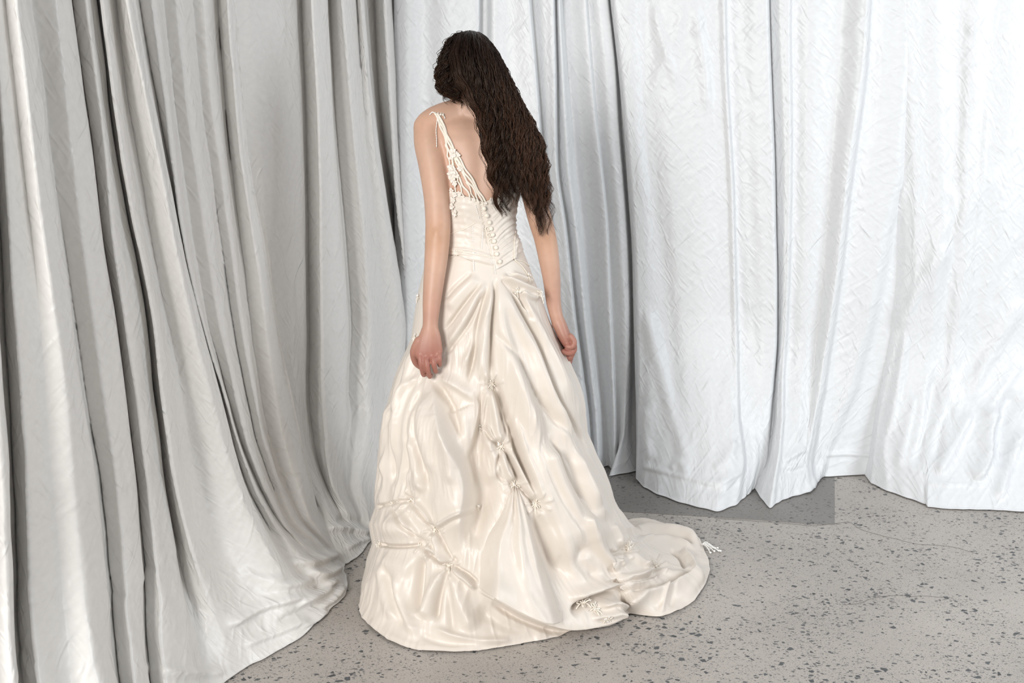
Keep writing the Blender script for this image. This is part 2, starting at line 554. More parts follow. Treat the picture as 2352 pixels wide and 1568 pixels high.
curt_left_a = curtain('curtain', WL, [
    (.03, [(-260, 0), (-230, 784), (-215, 1568)], .2),
    (.10, [(-190, 0), (-150, 784), (-120, 1568)], .28),
    (.02, [(-120, 0), (-90, 784), (-50, 1568)], .2),
    (.11, [(-70, 0), (-30, 500), (-10, 800), (15, 1100), (25, 1400), (28, 1568)], .30),
    (.02, [(-45, 0), (-16, 400), (5, 800), (22, 1000), (36, 1280), (42, 1568)], .2),
    (.01, [(-25, 0), (-5, 400), (14, 800), (28, 1000), (44, 1280), (50, 1568)], .2),
    (.09, [(-5, 0), (14, 400), (40, 800), (58, 1000), (70, 1280), (88, 1568)], .30),
    (.082, [(15, 0), (45, 300), (75, 600), (92, 800), (115, 1100), (140, 1300), (160, 1568)], .28),
    (.115, [(42, 0), (72, 300), (104, 600), (140, 800), (170, 1050), (195, 1300), (225, 1568)], .33),
    (.10, [(54, 0), (84, 153), (105, 357), (128, 510), (168, 768), (194, 972), (214, 1074), (230, 1227), (245, 1380), (260, 1568)], .30),
    (.035, [(62, 0), (92, 153), (113, 357), (137, 510), (178, 768), (203, 972), (224, 1074), (240, 1227), (255, 1380), (270, 1568)], .22),
    (.085, [(128, 0), (145, 153), (165, 332), (185, 510), (222, 768), (248, 972), (268, 1125), (285, 1278), (298, 1482), (306, 1568)], .29),
    (.075, [(158, 0), (178, 153), (204, 332), (224, 510), (263, 768), (286, 972), (306, 1125), (316, 1278), (326, 1482), (332, 1568)], .28),
    (.02, [(166, 0), (186, 153), (212, 332), (232, 510), (271, 768), (295, 972), (315, 1125), (325, 1278), (336, 1482), (342, 1568)], .2),
    (.075, [(199, 0), (219, 153), (245, 357), (260, 561), (289, 768), (320, 972), (345, 1176), (365, 1380), (378, 1568)], .27),
    (.06, [(216, 0), (232, 102), (246, 255), (266, 390), (292, 520), (318, 638), (335, 765), (360, 1000), (385, 1200), (420, 1400), (440, 1568)], .25),
    (.0, [(225, 0), (240, 102), (253, 255), (273, 390), (299, 520), (325, 638), (345, 765), (370, 1000), (395, 1200), (440, 1400), (470, 1540)], (505, 1585)),
    (.095, [(236, 0), (252, 110), (264, 230), (288, 400), (312, 520), (337, 640), (362, 768), (390, 1053), (425, 1227), (480, 1380), (530, 1470)], (570, 1534)),
    (.045, [(265, 0), (290, 230), (325, 430), (360, 640), (400, 800), (440, 1053), (485, 1227), (560, 1380)], (625, 1505)),
    (.115, [(291, 0), (316, 128), (347, 281), (378, 434), (408, 587), (449, 765), (492, 930), (530, 1085), (580, 1200), (640, 1310)], (690, 1470)),
    (.105, [(302, 0), (338, 200), (372, 370), (408, 560), (462, 768), (508, 935), (545, 1085), (600, 1205), (658, 1312)], (735, 1425)),
    (.02, [(314, 0), (350, 200), (384, 370), (420, 560), (474, 768), (520, 935), (557, 1085), (612, 1205), (672, 1300)], (770, 1392)),
    (.06, [(345, 0), (380, 255), (410, 510), (455, 700), (500, 850), (560, 1050), (625, 1200)], (788, 1372)),
    (.03, [(372, 0), (400, 255), (433, 510), (480, 765), (530, 930), (580, 1070), (640, 1200)], (794, 1350)),
    (.065, [(405, 0), (430, 255), (465, 510), (508, 765), (550, 950), (600, 1100), (655, 1215)], (798, 1328)),
    (.035, [(441, 0), (462, 255), (500, 510), (536, 765), (575, 950), (620, 1100), (668, 1210)], (792, 1312)),
    (.065, [(470, 0), (488, 255), (524, 510), (556, 765), (592, 950), (636, 1100), (680, 1200)], (795, 1300)),
    (.025, [(497, 0), (512, 200), (528, 350), (545, 510), (574, 765), (608, 960), (648, 1100), (690, 1195)], (790, 1290)),
    (.08, [(522, 0), (537, 200), (555, 380), (580, 540), (612, 765), (645, 960), (680, 1090), (712, 1190)], (795, 1282)),
    (.062, [(535, 0), (547, 153), (572, 408), (596, 530), (636, 775), (672, 950), (702, 1074), (728, 1190)], (794, 1275)),
    (.066, [(541, 0), (552, 153), (578, 408), (603, 530), (643, 775), (679, 947), (709, 1074), (735, 1190)], (792, 1270)),
], 'grey-white taffeta curtain nearest the camera on the left, its hem pooling on the concrete', MAT_CURT_L, zf=.62, fpow=2.2, seed=1,
    strokes=[
        ([(520, 1440), (590, 1400), (640, 1385), (700, 1370)], 14, 6, .02), ([(600, 1340), (660, 1345), (720, 1330)], 10, 7, .016),
        ([(550, 1310), (600, 1330), (655, 1325)], 8, 8, .012), ([(680, 1390), (740, 1360), (775, 1330)], 10, 6, .022),
        ([(640, 1430), (700, 1400), (745, 1385)], 8, 8, -.016), ([(700, 1310), (745, 1320), (785, 1300)], 9, 6, .02),
        ([(560, 1480), (640, 1450), (710, 1420)], 7, 7, .012), ([(720, 1350), (760, 1345), (785, 1340)], 6, 6, -.016),
        ([(660, 1290), (720, 1290), (780, 1270)], 12, 8, .018), ([(330, 1530), (420, 1545), (520, 1545)], 10, 8, .012),
        ([(735, 1395), (765, 1375), (790, 1345)], 6, 5, .018), ([(690, 1440), (725, 1425), (750, 1400)], 5, 5, .012),
    ])

curt_left_b = curtain('curtain', WL, [
    (-.02, [(505, 0), (515, 255), (540, 510), (575, 765), (620, 1000)], (770, 1300)),
    (.0, [(545, 0), (560, 255), (595, 510), (640, 765), (690, 1000), (740, 1180)], (800, 1296)),
    (.012, [(580, 0), (590, 255), (610, 510), (640, 765), (680, 1000), (745, 1180)], (806, 1290)),
    (.018, [(630, 0), (640, 255), (650, 510), (665, 765), (690, 960), (735, 1120)], (820, 1282)),
    (.0, [(672, 0), (682, 255), (690, 510), (695, 765), (700, 960), (745, 1120)], (832, 1270)),
    (-.03, [(692, 0), (701, 255), (706, 510), (709, 765), (711, 960), (752, 1120)], (838, 1262)),
    (.045, [(718, 0), (730, 255), (735, 510), (738, 765), (745, 960), (765, 1120)], (850, 1246)),
    (.035, [(748, 0), (760, 255), (778, 510), (796, 765), (797, 960), (785, 1120)], (852, 1240)),
    (-.03, [(755, 0), (768, 255), (788, 510), (806, 765), (806, 960), (792, 1120)], (853, 1236)),
    (.05, [(785, 0), (808, 255), (832, 510), (850, 765), (848, 960), (830, 1120)], (858, 1228)),
    (.02, [(818, 0), (835, 255), (858, 510), (890, 765), (895, 960), (880, 1120)], (890, 1205)),
    (.045, [(829, 0), (848, 200), (864, 340), (890, 510), (932, 765), (945, 960), (940, 1100)], (930, 1180)),
    (-.05, [(840, 0), (858, 200), (876, 340), (902, 510), (942, 765), (955, 960)], (960, 1170)),
    (-.05, [(860, 0), (868, 200), (885, 340), (912, 510), (950, 765), (965, 960)], (975, 1160)),
    (.03, [(882, 0), (898, 255), (915, 510), (948, 765), (975, 960)], (1000, 1150)),
    (-.04, [(910, 0), (928, 255), (942, 510), (960, 765), (985, 960)], (1010, 1140)),
    (-.12, [(935, 0), (950, 255), (965, 510), (980, 765), (1000, 960)], (1020, 1120)),
    (-.16, [(985, 0), (990, 255), (1000, 510), (1010, 765), (1020, 960)], (1030, 1110)),
], 'grey-white taffeta curtain hanging behind the front left panel, towards the corner', MAT_CURT_L, zf=.5, fpow=2.0, seed=2, rough=.005,
    strokes=[([(745, 1210), (800, 1215), (850, 1225)], 8, 6, .018), ([(770, 1190), (815, 1195), (850, 1210)], 8, 8, -.012), ([(790, 1260), (820, 1245), (850, 1235)], 6, 6, .012)])

curt_back_a = curtain('curtain', WB, [
    (-.04, [(905, 0), (905, 400), (910, 800)], .1),
    (.0, [(935, 0), (935, 400), (940, 800)], .16),
    (-.015, [(975, 0), (975, 400), (980, 800)], .1),
    (.02, [(1030, 0), (1030, 400), (1030, 800)], .16),
    (.015, [(1100, 0), (1100, 400), (1105, 800)], .16),
    (-.04, [(1108, 0), (1109, 400), (1112, 800)], .08),
    (-.04, [(1120, 0), (1121, 400), (1125, 800)], .08),
    (.03, [(1132, 0), (1134, 400), (1140, 800)], .16),
    (.012, [(1170, 0), (1176, 400), (1190, 800)], .14),
    (.03, [(1214, 0), (1228, 153), (1240, 317), (1252, 500), (1268, 800)], .16),
    (-.03, [(1223, 0), (1236, 153), (1249, 317), (1262, 500), (1278, 800)], .08),
    (.02, [(1245, 0), (1255, 153), (1262, 317), (1275, 500), (1300, 800)], .14),
    (.035, [(1270, 0), (1275, 153), (1277, 300), (1279, 409), (1296, 511), (1306, 613), (1328, 800), (1345, 950)], .16),
    (-.03, [(1277, 0), (1282, 153), (1284, 300), (1286, 409), (1303, 511), (1314, 613), (1335, 800), (1355, 950)], .08),
    (.02, [(1284, 0), (1292, 153), (1300, 300), (1306, 409), (1320, 511), (1333, 613), (1350, 800), (1368, 950)], .12),
    (-.05, [(1292, 0), (1305, 153), (1319, 307), (1325, 409), (1340, 511), (1354, 664), (1370, 800), (1388, 950)], .06),
    (-.03, [(1310, 0), (1322, 153), (1336, 307), (1345, 409), (1358, 511), (1372, 664), (1386, 800), (1400, 950)], .1),
    (.012, [(1345, 0), (1352, 102), (1364, 255), (1380, 383), (1391, 511), (1398, 664), (1404, 800), (1410, 950)], .15),
    (-.02, [(1352, 0), (1359, 102), (1371, 255), (1387, 383), (1398, 511), (1406, 664), (1412, 800), (1420, 950)], .1),
    (.015, [(1375, 0), (1390, 153), (1404, 307), (1415, 434), (1424, 562), (1432, 700), (1436, 850), (1432, 1000)], (1400, 1096)),
    (.01, [(1394, 0), (1410, 153), (1422, 307), (1431, 434), (1440, 562), (1442, 700), (1443, 850), (1437, 1000)], (1430, 1090)),
    (-.06, [(1402, 0), (1418, 153), (1429, 307), (1440, 434), (1449, 562), (1451, 700), (1452, 850), (1450, 1000)], (1465, 1084)),
    (-.06, [(1425, 0), (1440, 153), (1455, 307), (1470, 434), (1480, 562), (1485, 700), (1490, 850), (1495, 1000)], (1510, 1080)),
], 'shadowed white taffeta curtain in the corner behind the person', MAT_CURT_R, zf=.5, fpow=2.0, seed=3, rough=.004)

curt_back_b = curtain('curtain', WB, [
    (.0, [(1402, 0), (1418, 153), (1432, 307), (1442, 434), (1452, 562), (1455, 700), (1458, 850), (1462, 1000)], (1462, 1088)),
    (.04, [(1412, 0), (1428, 153), (1442, 307), (1454, 434), (1462, 562), (1466, 700), (1468, 850), (1466, 1000)], (1461, 1102)),
    (.045, [(1442, 0), (1450, 153), (1462, 307), (1475, 434), (1486, 562), (1492, 700), (1497, 850), (1495, 1000)], (1480, 1122)),
    (.03, [(1482, 0), (1481, 153), (1484, 307), (1500, 434), (1520, 562), (1530, 700), (1540, 850), (1545, 1000)], (1515, 1140)),
    (.05, [(1530, 0), (1535, 307), (1555, 562), (1570, 750), (1585, 950), (1590, 1050)], (1565, 1157)),
    (.055, [(1600, 0), (1605, 307), (1620, 562), (1630, 750), (1635, 950), (1630, 1060)], (1610, 1169)),
    (.045, [(1648, 0), (1652, 153), (1661, 307), (1671, 460), (1675, 613), (1680, 800), (1680, 960), (1680, 1060)], (1650, 1178)),
    (.06, [(1663, 0), (1666, 153), (1674, 307), (1684, 460), (1687, 613), (1692, 800), (1694, 960), (1708, 1058)], (1690, 1164)),
    (.025, [(1669, 0), (1672, 153), (1681, 307), (1691, 460), (1694, 613), (1699, 800), (1701, 960), (1716, 1058)], (1708, 1148)),
    (.04, [(1700, 0), (1705, 200), (1712, 400), (1720, 613), (1726, 800), (1728, 960), (1736, 1058)], (1720, 1138)),
    (.06, [(1740, 0), (1748, 200), (1754, 400), (1758, 613), (1758, 800), (1750, 960), (1748, 1058)], (1728, 1128)),
    (.065, [(1762, 0), (1769, 200), (1776, 400), (1781, 613), (1780, 800), (1766, 968), (1760, 1058)], (1734, 1122)),
    (-.02, [(1770, 0), (1777, 200), (1784, 400), (1788, 613), (1787, 800), (1774, 968), (1768, 1058)], (1745, 1112)),
    (-.06, [(1790, 0), (1790, 200), (1795, 400), (1798, 613), (1797, 800), (1785, 968), (1780, 1058)], (1765, 1104)),
], 'broad smooth white taffeta curtain right of the person, hem bulging forward', MAT_CURT_R, zf=.7, fpow=2.0, seed=4, rough=.006,
    strokes=[([(1480, 700), (1520, 850), (1560, 1000), (1590, 1090)], 14, 16, .02), ([(1470, 1070), (1530, 1085), (1590, 1100), (1650, 1110), (1710, 1080)], 9, 4, .010, .1),
             ([(1540, 1080), (1560, 1060), (1580, 1095)], 10, 8, .015), ([(1500, 1060), (1480, 1000), (1480, 930)], 12, 10, .012),
             ([(1600, 1120), (1660, 1130), (1700, 1110)], 10, 9, -.012), ([(1640, 1080), (1670, 1050), (1690, 1010)], 10, 10, .012),
             ([(1480, 240), (1560, 60), (1570, 0)], 10, 10, .008), ([(1500, 0), (1520, 90), (1560, 200)], 8, 12, .01), ([(1590, 0), (1610, 90), (1630, 260)], 9, 14, .012)])

curt_back_c = curtain('curtain', WB, [
    (-.05, [(1752, 0), (1760, 200), (1768, 400), (1773, 613), (1772, 800), (1760, 968), (1748, 1058)], (1730, 1118)),
    (.02, [(1772, 0), (1780, 200), (1788, 400), (1791, 613), (1789, 800), (1778, 968), (1766, 1058)], (1733, 1124)),
    (.055, [(1790, 0), (1798, 200), (1803, 400), (1801, 613), (1796, 800), (1786, 968), (1776, 1058)], (1748, 1148)),
    (.06, [(1812, 0), (1814, 200), (1815, 400), (1810, 613), (1803, 800), (1798, 960), (1790, 1040)], (1768, 1171)),
    (.03, [(1820, 0), (1823, 200), (1823, 400), (1818, 613), (1811, 800), (1806, 960), (1800, 1040)], (1785, 1158)),
    (.05, [(1860, 0), (1858, 200), (1855, 400), (1850, 613), (1845, 800), (1835, 960), (1822, 1040)], (1800, 1150)),
    (.035, [(1930, 0), (1922, 200), (1905, 400), (1890, 613), (1875, 800), (1858, 960), (1845, 1040)], (1825, 1142)),
    (.085, [(1990, 0), (1980, 153), (1955, 320), (1938, 460), (1924, 600), (1905, 750), (1883, 890), (1862, 1010), (1850, 1060)], (1858, 1133)),
    (.08, [(1996, 0), (1988, 153), (1963, 320), (1945, 460), (1931, 600), (1911, 750), (1890, 890), (1868, 1010), (1858, 1060)], (1870, 1125)),
    (.02, [(2004, 0), (1997, 153), (1974, 320), (1955, 460), (1941, 600), (1921, 750), (1900, 890), (1878, 1010), (1866, 1070)], (1880, 1108)),
    (.035, [(2035, 0), (2025, 200), (2000, 400), (1980, 613), (1955, 800), (1925, 930), (1890, 1035)], (1884, 1102)),
    (.045, [(2085, 0), (2078, 200), (2064, 420), (2036, 500), (2022, 600), (1998, 720), (1978, 800), (1950, 900), (1915, 985), (1897, 1040)], (1886, 1100)),
    (.0, [(2108, 0), (2102, 200), (2090, 420), (2064, 500), (2049, 600), (2025, 720), (2004, 800), (1976, 900), (1939, 985), (1912, 1040)], (1895, 1097)),
    (.0, [(2118, 0), (2113, 200), (2105, 400), (2078, 613), (2045, 800), (1980, 930), (1940, 1040)], (1940, 1094)),
    (.0, [(2130, 0), (2125, 200), (2120, 400), (2108, 613), (2080, 800), (2020, 930), (1990, 1040)], (1990, 1092)),
    (.005, [(2160, 0), (2155, 200), (2150, 400), (2140, 613), (2120, 800), (2080, 930), (2050, 1040)], (2040, 1092)),
    (.005, [(2200, 0), (2195, 200), (2190, 400), (2180, 613), (2160, 800), (2120, 930), (2090, 1040)], (2080, 1094)),
], 'white taffeta curtain with pointed hem and narrow pleats, right of the broad smooth one', MAT_CURT_R, zf=.6, fpow=2.0, seed=5, rough=.006,
    strokes=[([(1895, 1046), (1940, 1043), (2010, 1046)], 6, 3, .008, .05), ([(1800, 1060), (1830, 1040), (1852, 1030)], 10, 6, .014), ([(1790, 1080), (1820, 1085), (1850, 1075)], 8, 8, -.012),
             ([(1850, 1140), (1880, 1090), (1892, 1050)], 6, 8, .010)])

curt_back_d = curtain('curtain', WB, [
    (-.035, [(2010, 0), (2020, 200), (2030, 400), (2040, 613), (2022, 800), (2005, 960), (1996, 1040)], (1985, 1092)),
    (.03, [(2060, 0), (2070, 200), (2082, 400), (2088, 613), (2056, 800), (2020, 960), (2008, 1040)], (2000, 1112)),
    (.045, [(2085, 0), (2092, 200), (2104, 400), (2106, 613), (2080, 800), (2047, 960), (2030, 1040)], (2040, 1130)),
    (.045, [(2115, 0), (2122, 200), (2130, 400), (2130, 613), (2108, 800), (2085, 960), (2080, 1060)], (2090, 1147)),
    (.055, [(2150, 0), (2160, 200), (2165, 400), (2155, 613), (2140, 800), (2122, 960), (2118, 1060)], (2126, 1160)),
    (.04, [(2200, 0), (2200, 200), (2190, 400), (2180, 613), (2170, 800), (2150, 960), (2138, 1060)], (2130, 1166)),
    (.06, [(2240, 0), (2230, 200), (2220, 400), (2210, 613), (2195, 800), (2180, 960), (2170, 1060)], (2165, 1170)),
    (.05, [(2287, 0), (2270, 200), (2255, 400), (2240, 613), (2225, 800), (2215, 960), (2215, 1060)], (2215, 1172)),
    (.06, [(2330, 0), (2320, 200), (2310, 400), (2300, 613), (2290, 800), (2270, 960), (2265, 1060)], (2270, 1173)),
    (.05, [(2380, 0), (2375, 200), (2370, 400), (2360, 613), (2350, 800), (2335, 960), (2320, 1060)], (2330, 1176)),
    (.07, [(2430, 0), (2425, 400), (2420, 800), (2410, 1060)], (2400, 1180)),
    (.02, [(2500, 0), (2495, 400), (2490, 800), (2480, 1060)], (2470, 1178)),
    (.08, [(2580, 0), (2575, 400), (2570, 800), (2560, 1060)], (2550, 1190)),
    (.02, [(2660, 0), (2655, 400), (2650, 800), (2640, 1060)], (2630, 1185)),
], 'bright white taffeta curtain at the far right, its lower part crumpled and hem stepped', MAT_CURT_R, zf=.6, fpow=2.0, seed=6, rough=.009,
    strokes=[([(2290, 930), (2275, 990), (2270, 1050), (2240, 1110)], 7, 22, 0.0428), ([(2330, 900), (2300, 1000), (2310, 1080)], 16, 16, -0.0367),
             ([(2230, 940), (2190, 1020), (2150, 1090)], 14, 14, 0.0245), ([(2135, 1110), (2180, 1112), (2260, 1113)], 4, 3, 0.0073, .05), ([(2352, 980), (2310, 1080), (2290, 1150)], 12, 12, 0.0306),
             ([(2290, 380), (2200, 520), (2120, 700)], 22, 22, 0.0147), ([(2180, 560), (2110, 660), (2060, 760)], 14, 14, 0.0147), ([(2080, 760), (2060, 900), (2040, 1000)], 10, 10, 0.0147),
             ([(2150, 860), (2130, 980), (2100, 1080)], 12, 12, -0.0184), ([(2352, 690), (2280, 800), (2230, 900)], 14, 14, 0.0196), ([(2265, 255), (2244, 511), (2223, 715)], 2, 2, 0.0049, .02),
             ([(2170, 420), (2190, 470), (2150, 560), (2120, 640)], 10, 18, 0.0136), ([(2352, 820), (2300, 900), (2260, 960)], 10, 14, 0.0136), ([(2100, 900), (2085, 980), (2060, 1080)], 8, 8, 0.0095),
             ([(2352, 560), (2300, 640), (2270, 720)], 16, 12, -0.0095), ([(2190, 920), (2160, 1000), (2150, 1060)], 10, 10, -0.0109), ([(2075, 430), (2060, 470), (2048, 500)], 8, 6, 0.0136)])

# walls behind the curtains
def wall_box(name, wall, s0, s1, off, thick=.08):
    pts = []
    for s in (s0, s1):
        for o in (off, off - thick):
            pts.append(wall.O + wall.d * s + wall.n * o)
    bm = bmesh.new()
    vs = [bm.verts.new((p[0], p[1], z)) for z in (0, 3.0) for p in pts]
    for f in ((0, 1, 3, 2), (4, 6, 7, 5), (0, 4, 5, 1), (2, 3, 7, 6), (0, 2, 6, 4), (1, 5, 7, 3)):
        bm.faces.new([vs[i] for i in f])
    bmesh.ops.recalc_face_normals(bm, faces=bm.faces)
    me = bpy.data.meshes.new(name); bm.to_mesh(me); bm.free()
    return link(name, me, MAT_WALL, kind='structure')


wall_box('wall_left', WL, -2.0, 2.6, -.32)
wall_box('wall_back', WB, -1.1, 3.4, -.25)

# ------------------------------------------------------------------ person
def attr_color_mat(name, rough, **inp):
    m, nt, b = new_mat(name)
    a = nd(nt, 'ShaderNodeVertexColor'); a.layer_name = 'tone'
    nt.links.new(a.outputs[0], b.inputs['Base Color'])
    b.inputs['Roughness'].default_value = rough
    for k, v in inp.items():
        b.inputs[k.replace('_', ' ')].default_value = v
    return m, nt, b


MAT_SKIN, _nt, _b = attr_color_mat('skin', .48, Subsurface_Weight=.12)
_b.inputs['Subsurface Radius'].default_value = (.012, .005, .003)
_n = nd(_nt, 'ShaderNodeTexNoise'); _n.inputs['Scale'].default_value = 350
_bp = nd(_nt, 'ShaderNodeBump'); _bp.inputs['Strength'].default_value = .06; _bp.inputs['Distance'].default_value = .001
_nt.links.new(_n.outputs[0], _bp.inputs['Height']); _nt.links.new(_bp.outputs[0], _b.inputs['Normal'])


def satin_material(name, col, rough, bump):
    m, nt, b = new_mat(name)
    L = nt.links.new
    tc = nd(nt, 'ShaderNodeTexCoord')
    no = nd(nt, 'ShaderNodeTexNoise'); no.inputs['Scale'].default_value = 28; no.inputs['Detail'].default_value = 3
    L(tc.outputs['Object'], no.inputs['Vector'])
    bp = nd(nt, 'ShaderNodeBump'); bp.inputs['Strength'].default_value = bump; bp.inputs['Distance'].default_value = .004
    L(no.outputs[0], bp.inputs['Height']); L(bp.outputs[0], b.inputs['Normal'])
    b.inputs['Base Color'].default_value = (*col, 1)
    b.inputs['Roughness'].default_value = rough
    b.inputs['Specular IOR Level'].default_value = .5
    b.inputs['Sheen Weight'].default_value = .15
    b.inputs['Sheen Tint'].default_value = (1, .95, .88, 1)
    return m


MAT_SATIN = satin_material('ivory_satin', (.735, .67, .60), .41, .2)
MAT_SATIN2 = satin_material('ivory_ribbon', (.86, .79, .69), .34, .05)
MAT_LACE = simple('ivory_lace', (.88, .82, .75), .6)
MAT_BEAD = simple('glass_bead', (.93, .92, .89), .12, Coat_Weight=.6)

person = bpy.data.objects.new('person', None)
C.objects.link(person)
person.empty_display_size = .2
person['label'] = 'person seen from behind in an ivory satin wedding gown, long dark wavy hair, arms hanging'
person['category'] = 'person'

# torso cross-sections: picture rows at depth 0 -> height, left, right, half depth, centre depth
TORSO = [  # y, xl, xr, half depth, centre Y
    (258, 1030, 1140, .045, .02), (272, 1000, 1175, .062, .02), (290, 982, 1192, .080, .015), (320, 985, 1205, .092, .01),
    (350, 1000, 1205, .100, .008), (390, 1008, 1198, .104, .005), (430, 1012, 1192, .104, .002), (470, 1012, 1183, .100, 0),
    (505, 1010, 1178, .094, 0), (540, 1002, 1183, .094, 0), (565, 993, 1195, .100, 0), (600, 980, 1207, .110, -.002), (640, 970, 1220, .122, -.005),
    (700, 962, 1232, .125, 0), (780, 968, 1240, .11, .01)]
_t = []
for y, xl, xr, b, cy in TORSO:
    p, q = W(xl, y, cy), W(xr, y, cy)
    _t.append((p[2], (p[0] + q[0]) / 2, (q[0] - p[0]) / 2, b, cy))
_t = np.array(sorted(_t))


def torso(z):
    return tuple(np.interp(z, _t[:, 0], _t[:, k]) for k in (1, 2, 3, 4))     # cx, a, b, cy


YAW = math.radians(-6)


def torso_point(th, z, grow=0.0):
    """th: 0 = towards the camera (her back), +pi/2 = picture right"""
    cx, a, b, cy = torso(z)
    e = 2.25
    s, c = np.sin(th), np.cos(th)
    r = (np.abs(s) ** e + np.abs(c) ** e) ** (-1 / e)
    spine = -.006 * np.exp(-((th - .02) / .16) ** 2)            # groove of the spine
    return np.stack([cx + (a + grow) * r * s, cy - (b + grow + spine) * r * c, z + 0 * th], -1)


body_s = Soup()
zs = np.array(sorted(_t[:, 0]))
zz = np.linspace(zs[0], zs[-1], 44)
th = np.linspace(0, 2 * math.pi, 56, endpoint=False)
th = (th + math.pi) % (2 * math.pi) - math.pi
th = np.sort(th)
G = np.array([torso_point(th, np.full(56, z)) for z in zz])
Fq = [list(f) for f in grid_faces(44, 56, True)]
V = np.vstack([G.reshape(-1, 3), G[0].mean(0), G[-1].mean(0)])
nV = 44 * 56
for i in range(0, 56, 2):
    Fq.append([nV, (i + 2) % 56, i + 1, i]); Fq.append([nV + 1, 43 * 56 + i, 43 * 56 + i + 1, 43 * 56 + (i + 2) % 56])
body_s.add(V, Fq)


def limb(pts, n=14, side=None, steps=40):
    """pts: (x, y, Y, ra, rb) -> smooth tapered limb"""
    P = np.array([W(x, y, Y) for x, y, Y, a, b in pts]); R = np.array([(a, b) for *_, a, b in pts])
    Q = spline(np.hstack([P, R]), steps)
    body_s.tube(Q[:, :3], Q[:, 3:], n, True, side)


# neck, shoulders
limb([(1098, 300, .02, .058, .050), (1086, 262, .012, .052, .050), (1078, 235, .012, .049, .050), (1078, 190, .02, .052, .055)])
limb([(1092, 268, .01, .045, .04), (1050, 262, .005, .043, .038), (1008, 276, .0, .045, .045), (985, 292, -.005, .046, .046)])
limb([(1092, 268, .01, .045, .04), (1140, 266, .02, .045, .04), (1172, 276, .03, .045, .045), (1196, 296, .04, .044, .046)])
limb([(1050, 248, .0, .022, .022), (1025, 262, .0, .024, .022), (1000, 272, -.002, .026, .024)])
# left arm
limb([(986, 296, -.005, .046, .048), (987, 330, -.02, .046, .050), (995, 380, -.045, .043, .046), (1003, 450, -.075, .0385, .040), (1006, 510, -.098, .037, .037),
      (1005, 545, -.11, .0365, .037), (1002, 590, -.125, .0345, .036), (997, 640, -.14, .031, .032), (992, 690, -.155, .0275, .027), (989, 735, -.168, .0235, .021), (988, 765, -.176, .024, .0185)])
body_s.ell(W(1004, 540, -.135), (.016, .014, .022))
# right arm
limb([(1198, 300, .04, .044, .048), (1203, 335, .035, .043, .046), (1211, 385, .022, .0395, .043), (1224, 440, .012, .0365, .040), (1239, 500, .006, .036, .037),
      (1252, 545, .004, .0345, .036), (1260, 590, .004, .032, .034), (1267, 640, .004, .0275, .030), (1271, 690, .002, .0235, .025), (1277, 722, -.004, .021, .022), (1284, 745, -.008, .0215, .021)])
body_s.ell(W(1254, 538, -.022), (.015, .014, .02))


def finger(pts, r0, r1):
    P = np.array([W(*p) for p in pts])
    Q = spline(P, 16)
    t = np.linspace(0, 1, 16)
    r = r0 + (r1 - r0) * t
    kn = 1 + .10 * np.exp(-((t - .38) / .06) ** 2) + .07 * np.exp(-((t - .7) / .05) ** 2)     # knuckles
    body_s.tube(Q, r * kn, 10)


# left hand: back of the hand to the camera, fingers closing on a fold of the skirt
limb([(988, 755, -.175, .025, .017), (987, 775, -.180, .033, .016), (985, 795, -.184, .039, .0155), (984, 812, -.186, .040, .015), (984, 822, -.185, .036, .013)], side=(1, 0, 0), steps=20)
finger([(963, 808, -.186), (966, 826, -.198), (969, 845, -.196), (973, 860, -.180), (976, 858, -.165)], .0086, .0072)
finger([(978, 812, -.188), (980, 832, -.203), (983, 850, -.202), (987, 864, -.186), (989, 862, -.168)], .0086, .0070)
finger([(993, 811, -.188), (996, 828, -.203), (998, 842, -.202), (1001, 853, -.186), (1001, 851, -.168)], .0082, .0068)
finger([(1006, 806, -.186), (1009, 819, -.198), (1010, 829, -.198), (1010, 838, -.185), (1009, 837, -.170)], .0074, .0062)
finger([(962, 782, -.178), (953, 800, -.176), (951, 818, -.168), (957, 834, -.160), (966, 842, -.152)], .0130, .0095)
# right hand: turned in, little-finger side and palm towards the camera, fingers curled loosely
limb([(1281, 735, -.006, .021, .021), (1288, 752, -.008, .021, .026), (1295, 768, -.008, .020, .032), (1302, 782, -.006, .0185, .034), (1306, 790, -.004, .016, .032)], side=(1, .0, .35), steps=20)
finger([(1311, 772, -.034), (1319, 784, -.038), (1316, 795, -.041), (1309, 797, -.042), (1303, 795, -.040)], .0092, .0076)
finger([(1313, 780, -.016), (1319, 797, -.020), (1314, 809, -.024), (1304, 810, -.028), (1294, 807, -.030)], .0102, .0084)
finger([(1311, 784, .004), (1315, 802, .002), (1311, 818, -.002), (1303, 824, -.004), (1296, 820, -.006)], .0105, .0086)
finger([(1307, 784, .022), (1311, 804, .024), (1310, 822, .020), (1306, 836, .014), (1303, 842, .008)], .0102, .0084)
finger([(1288, 768, .022), (1292, 786, .034), (1297, 804, .040), (1301, 820, .040)], .0125, .0092)

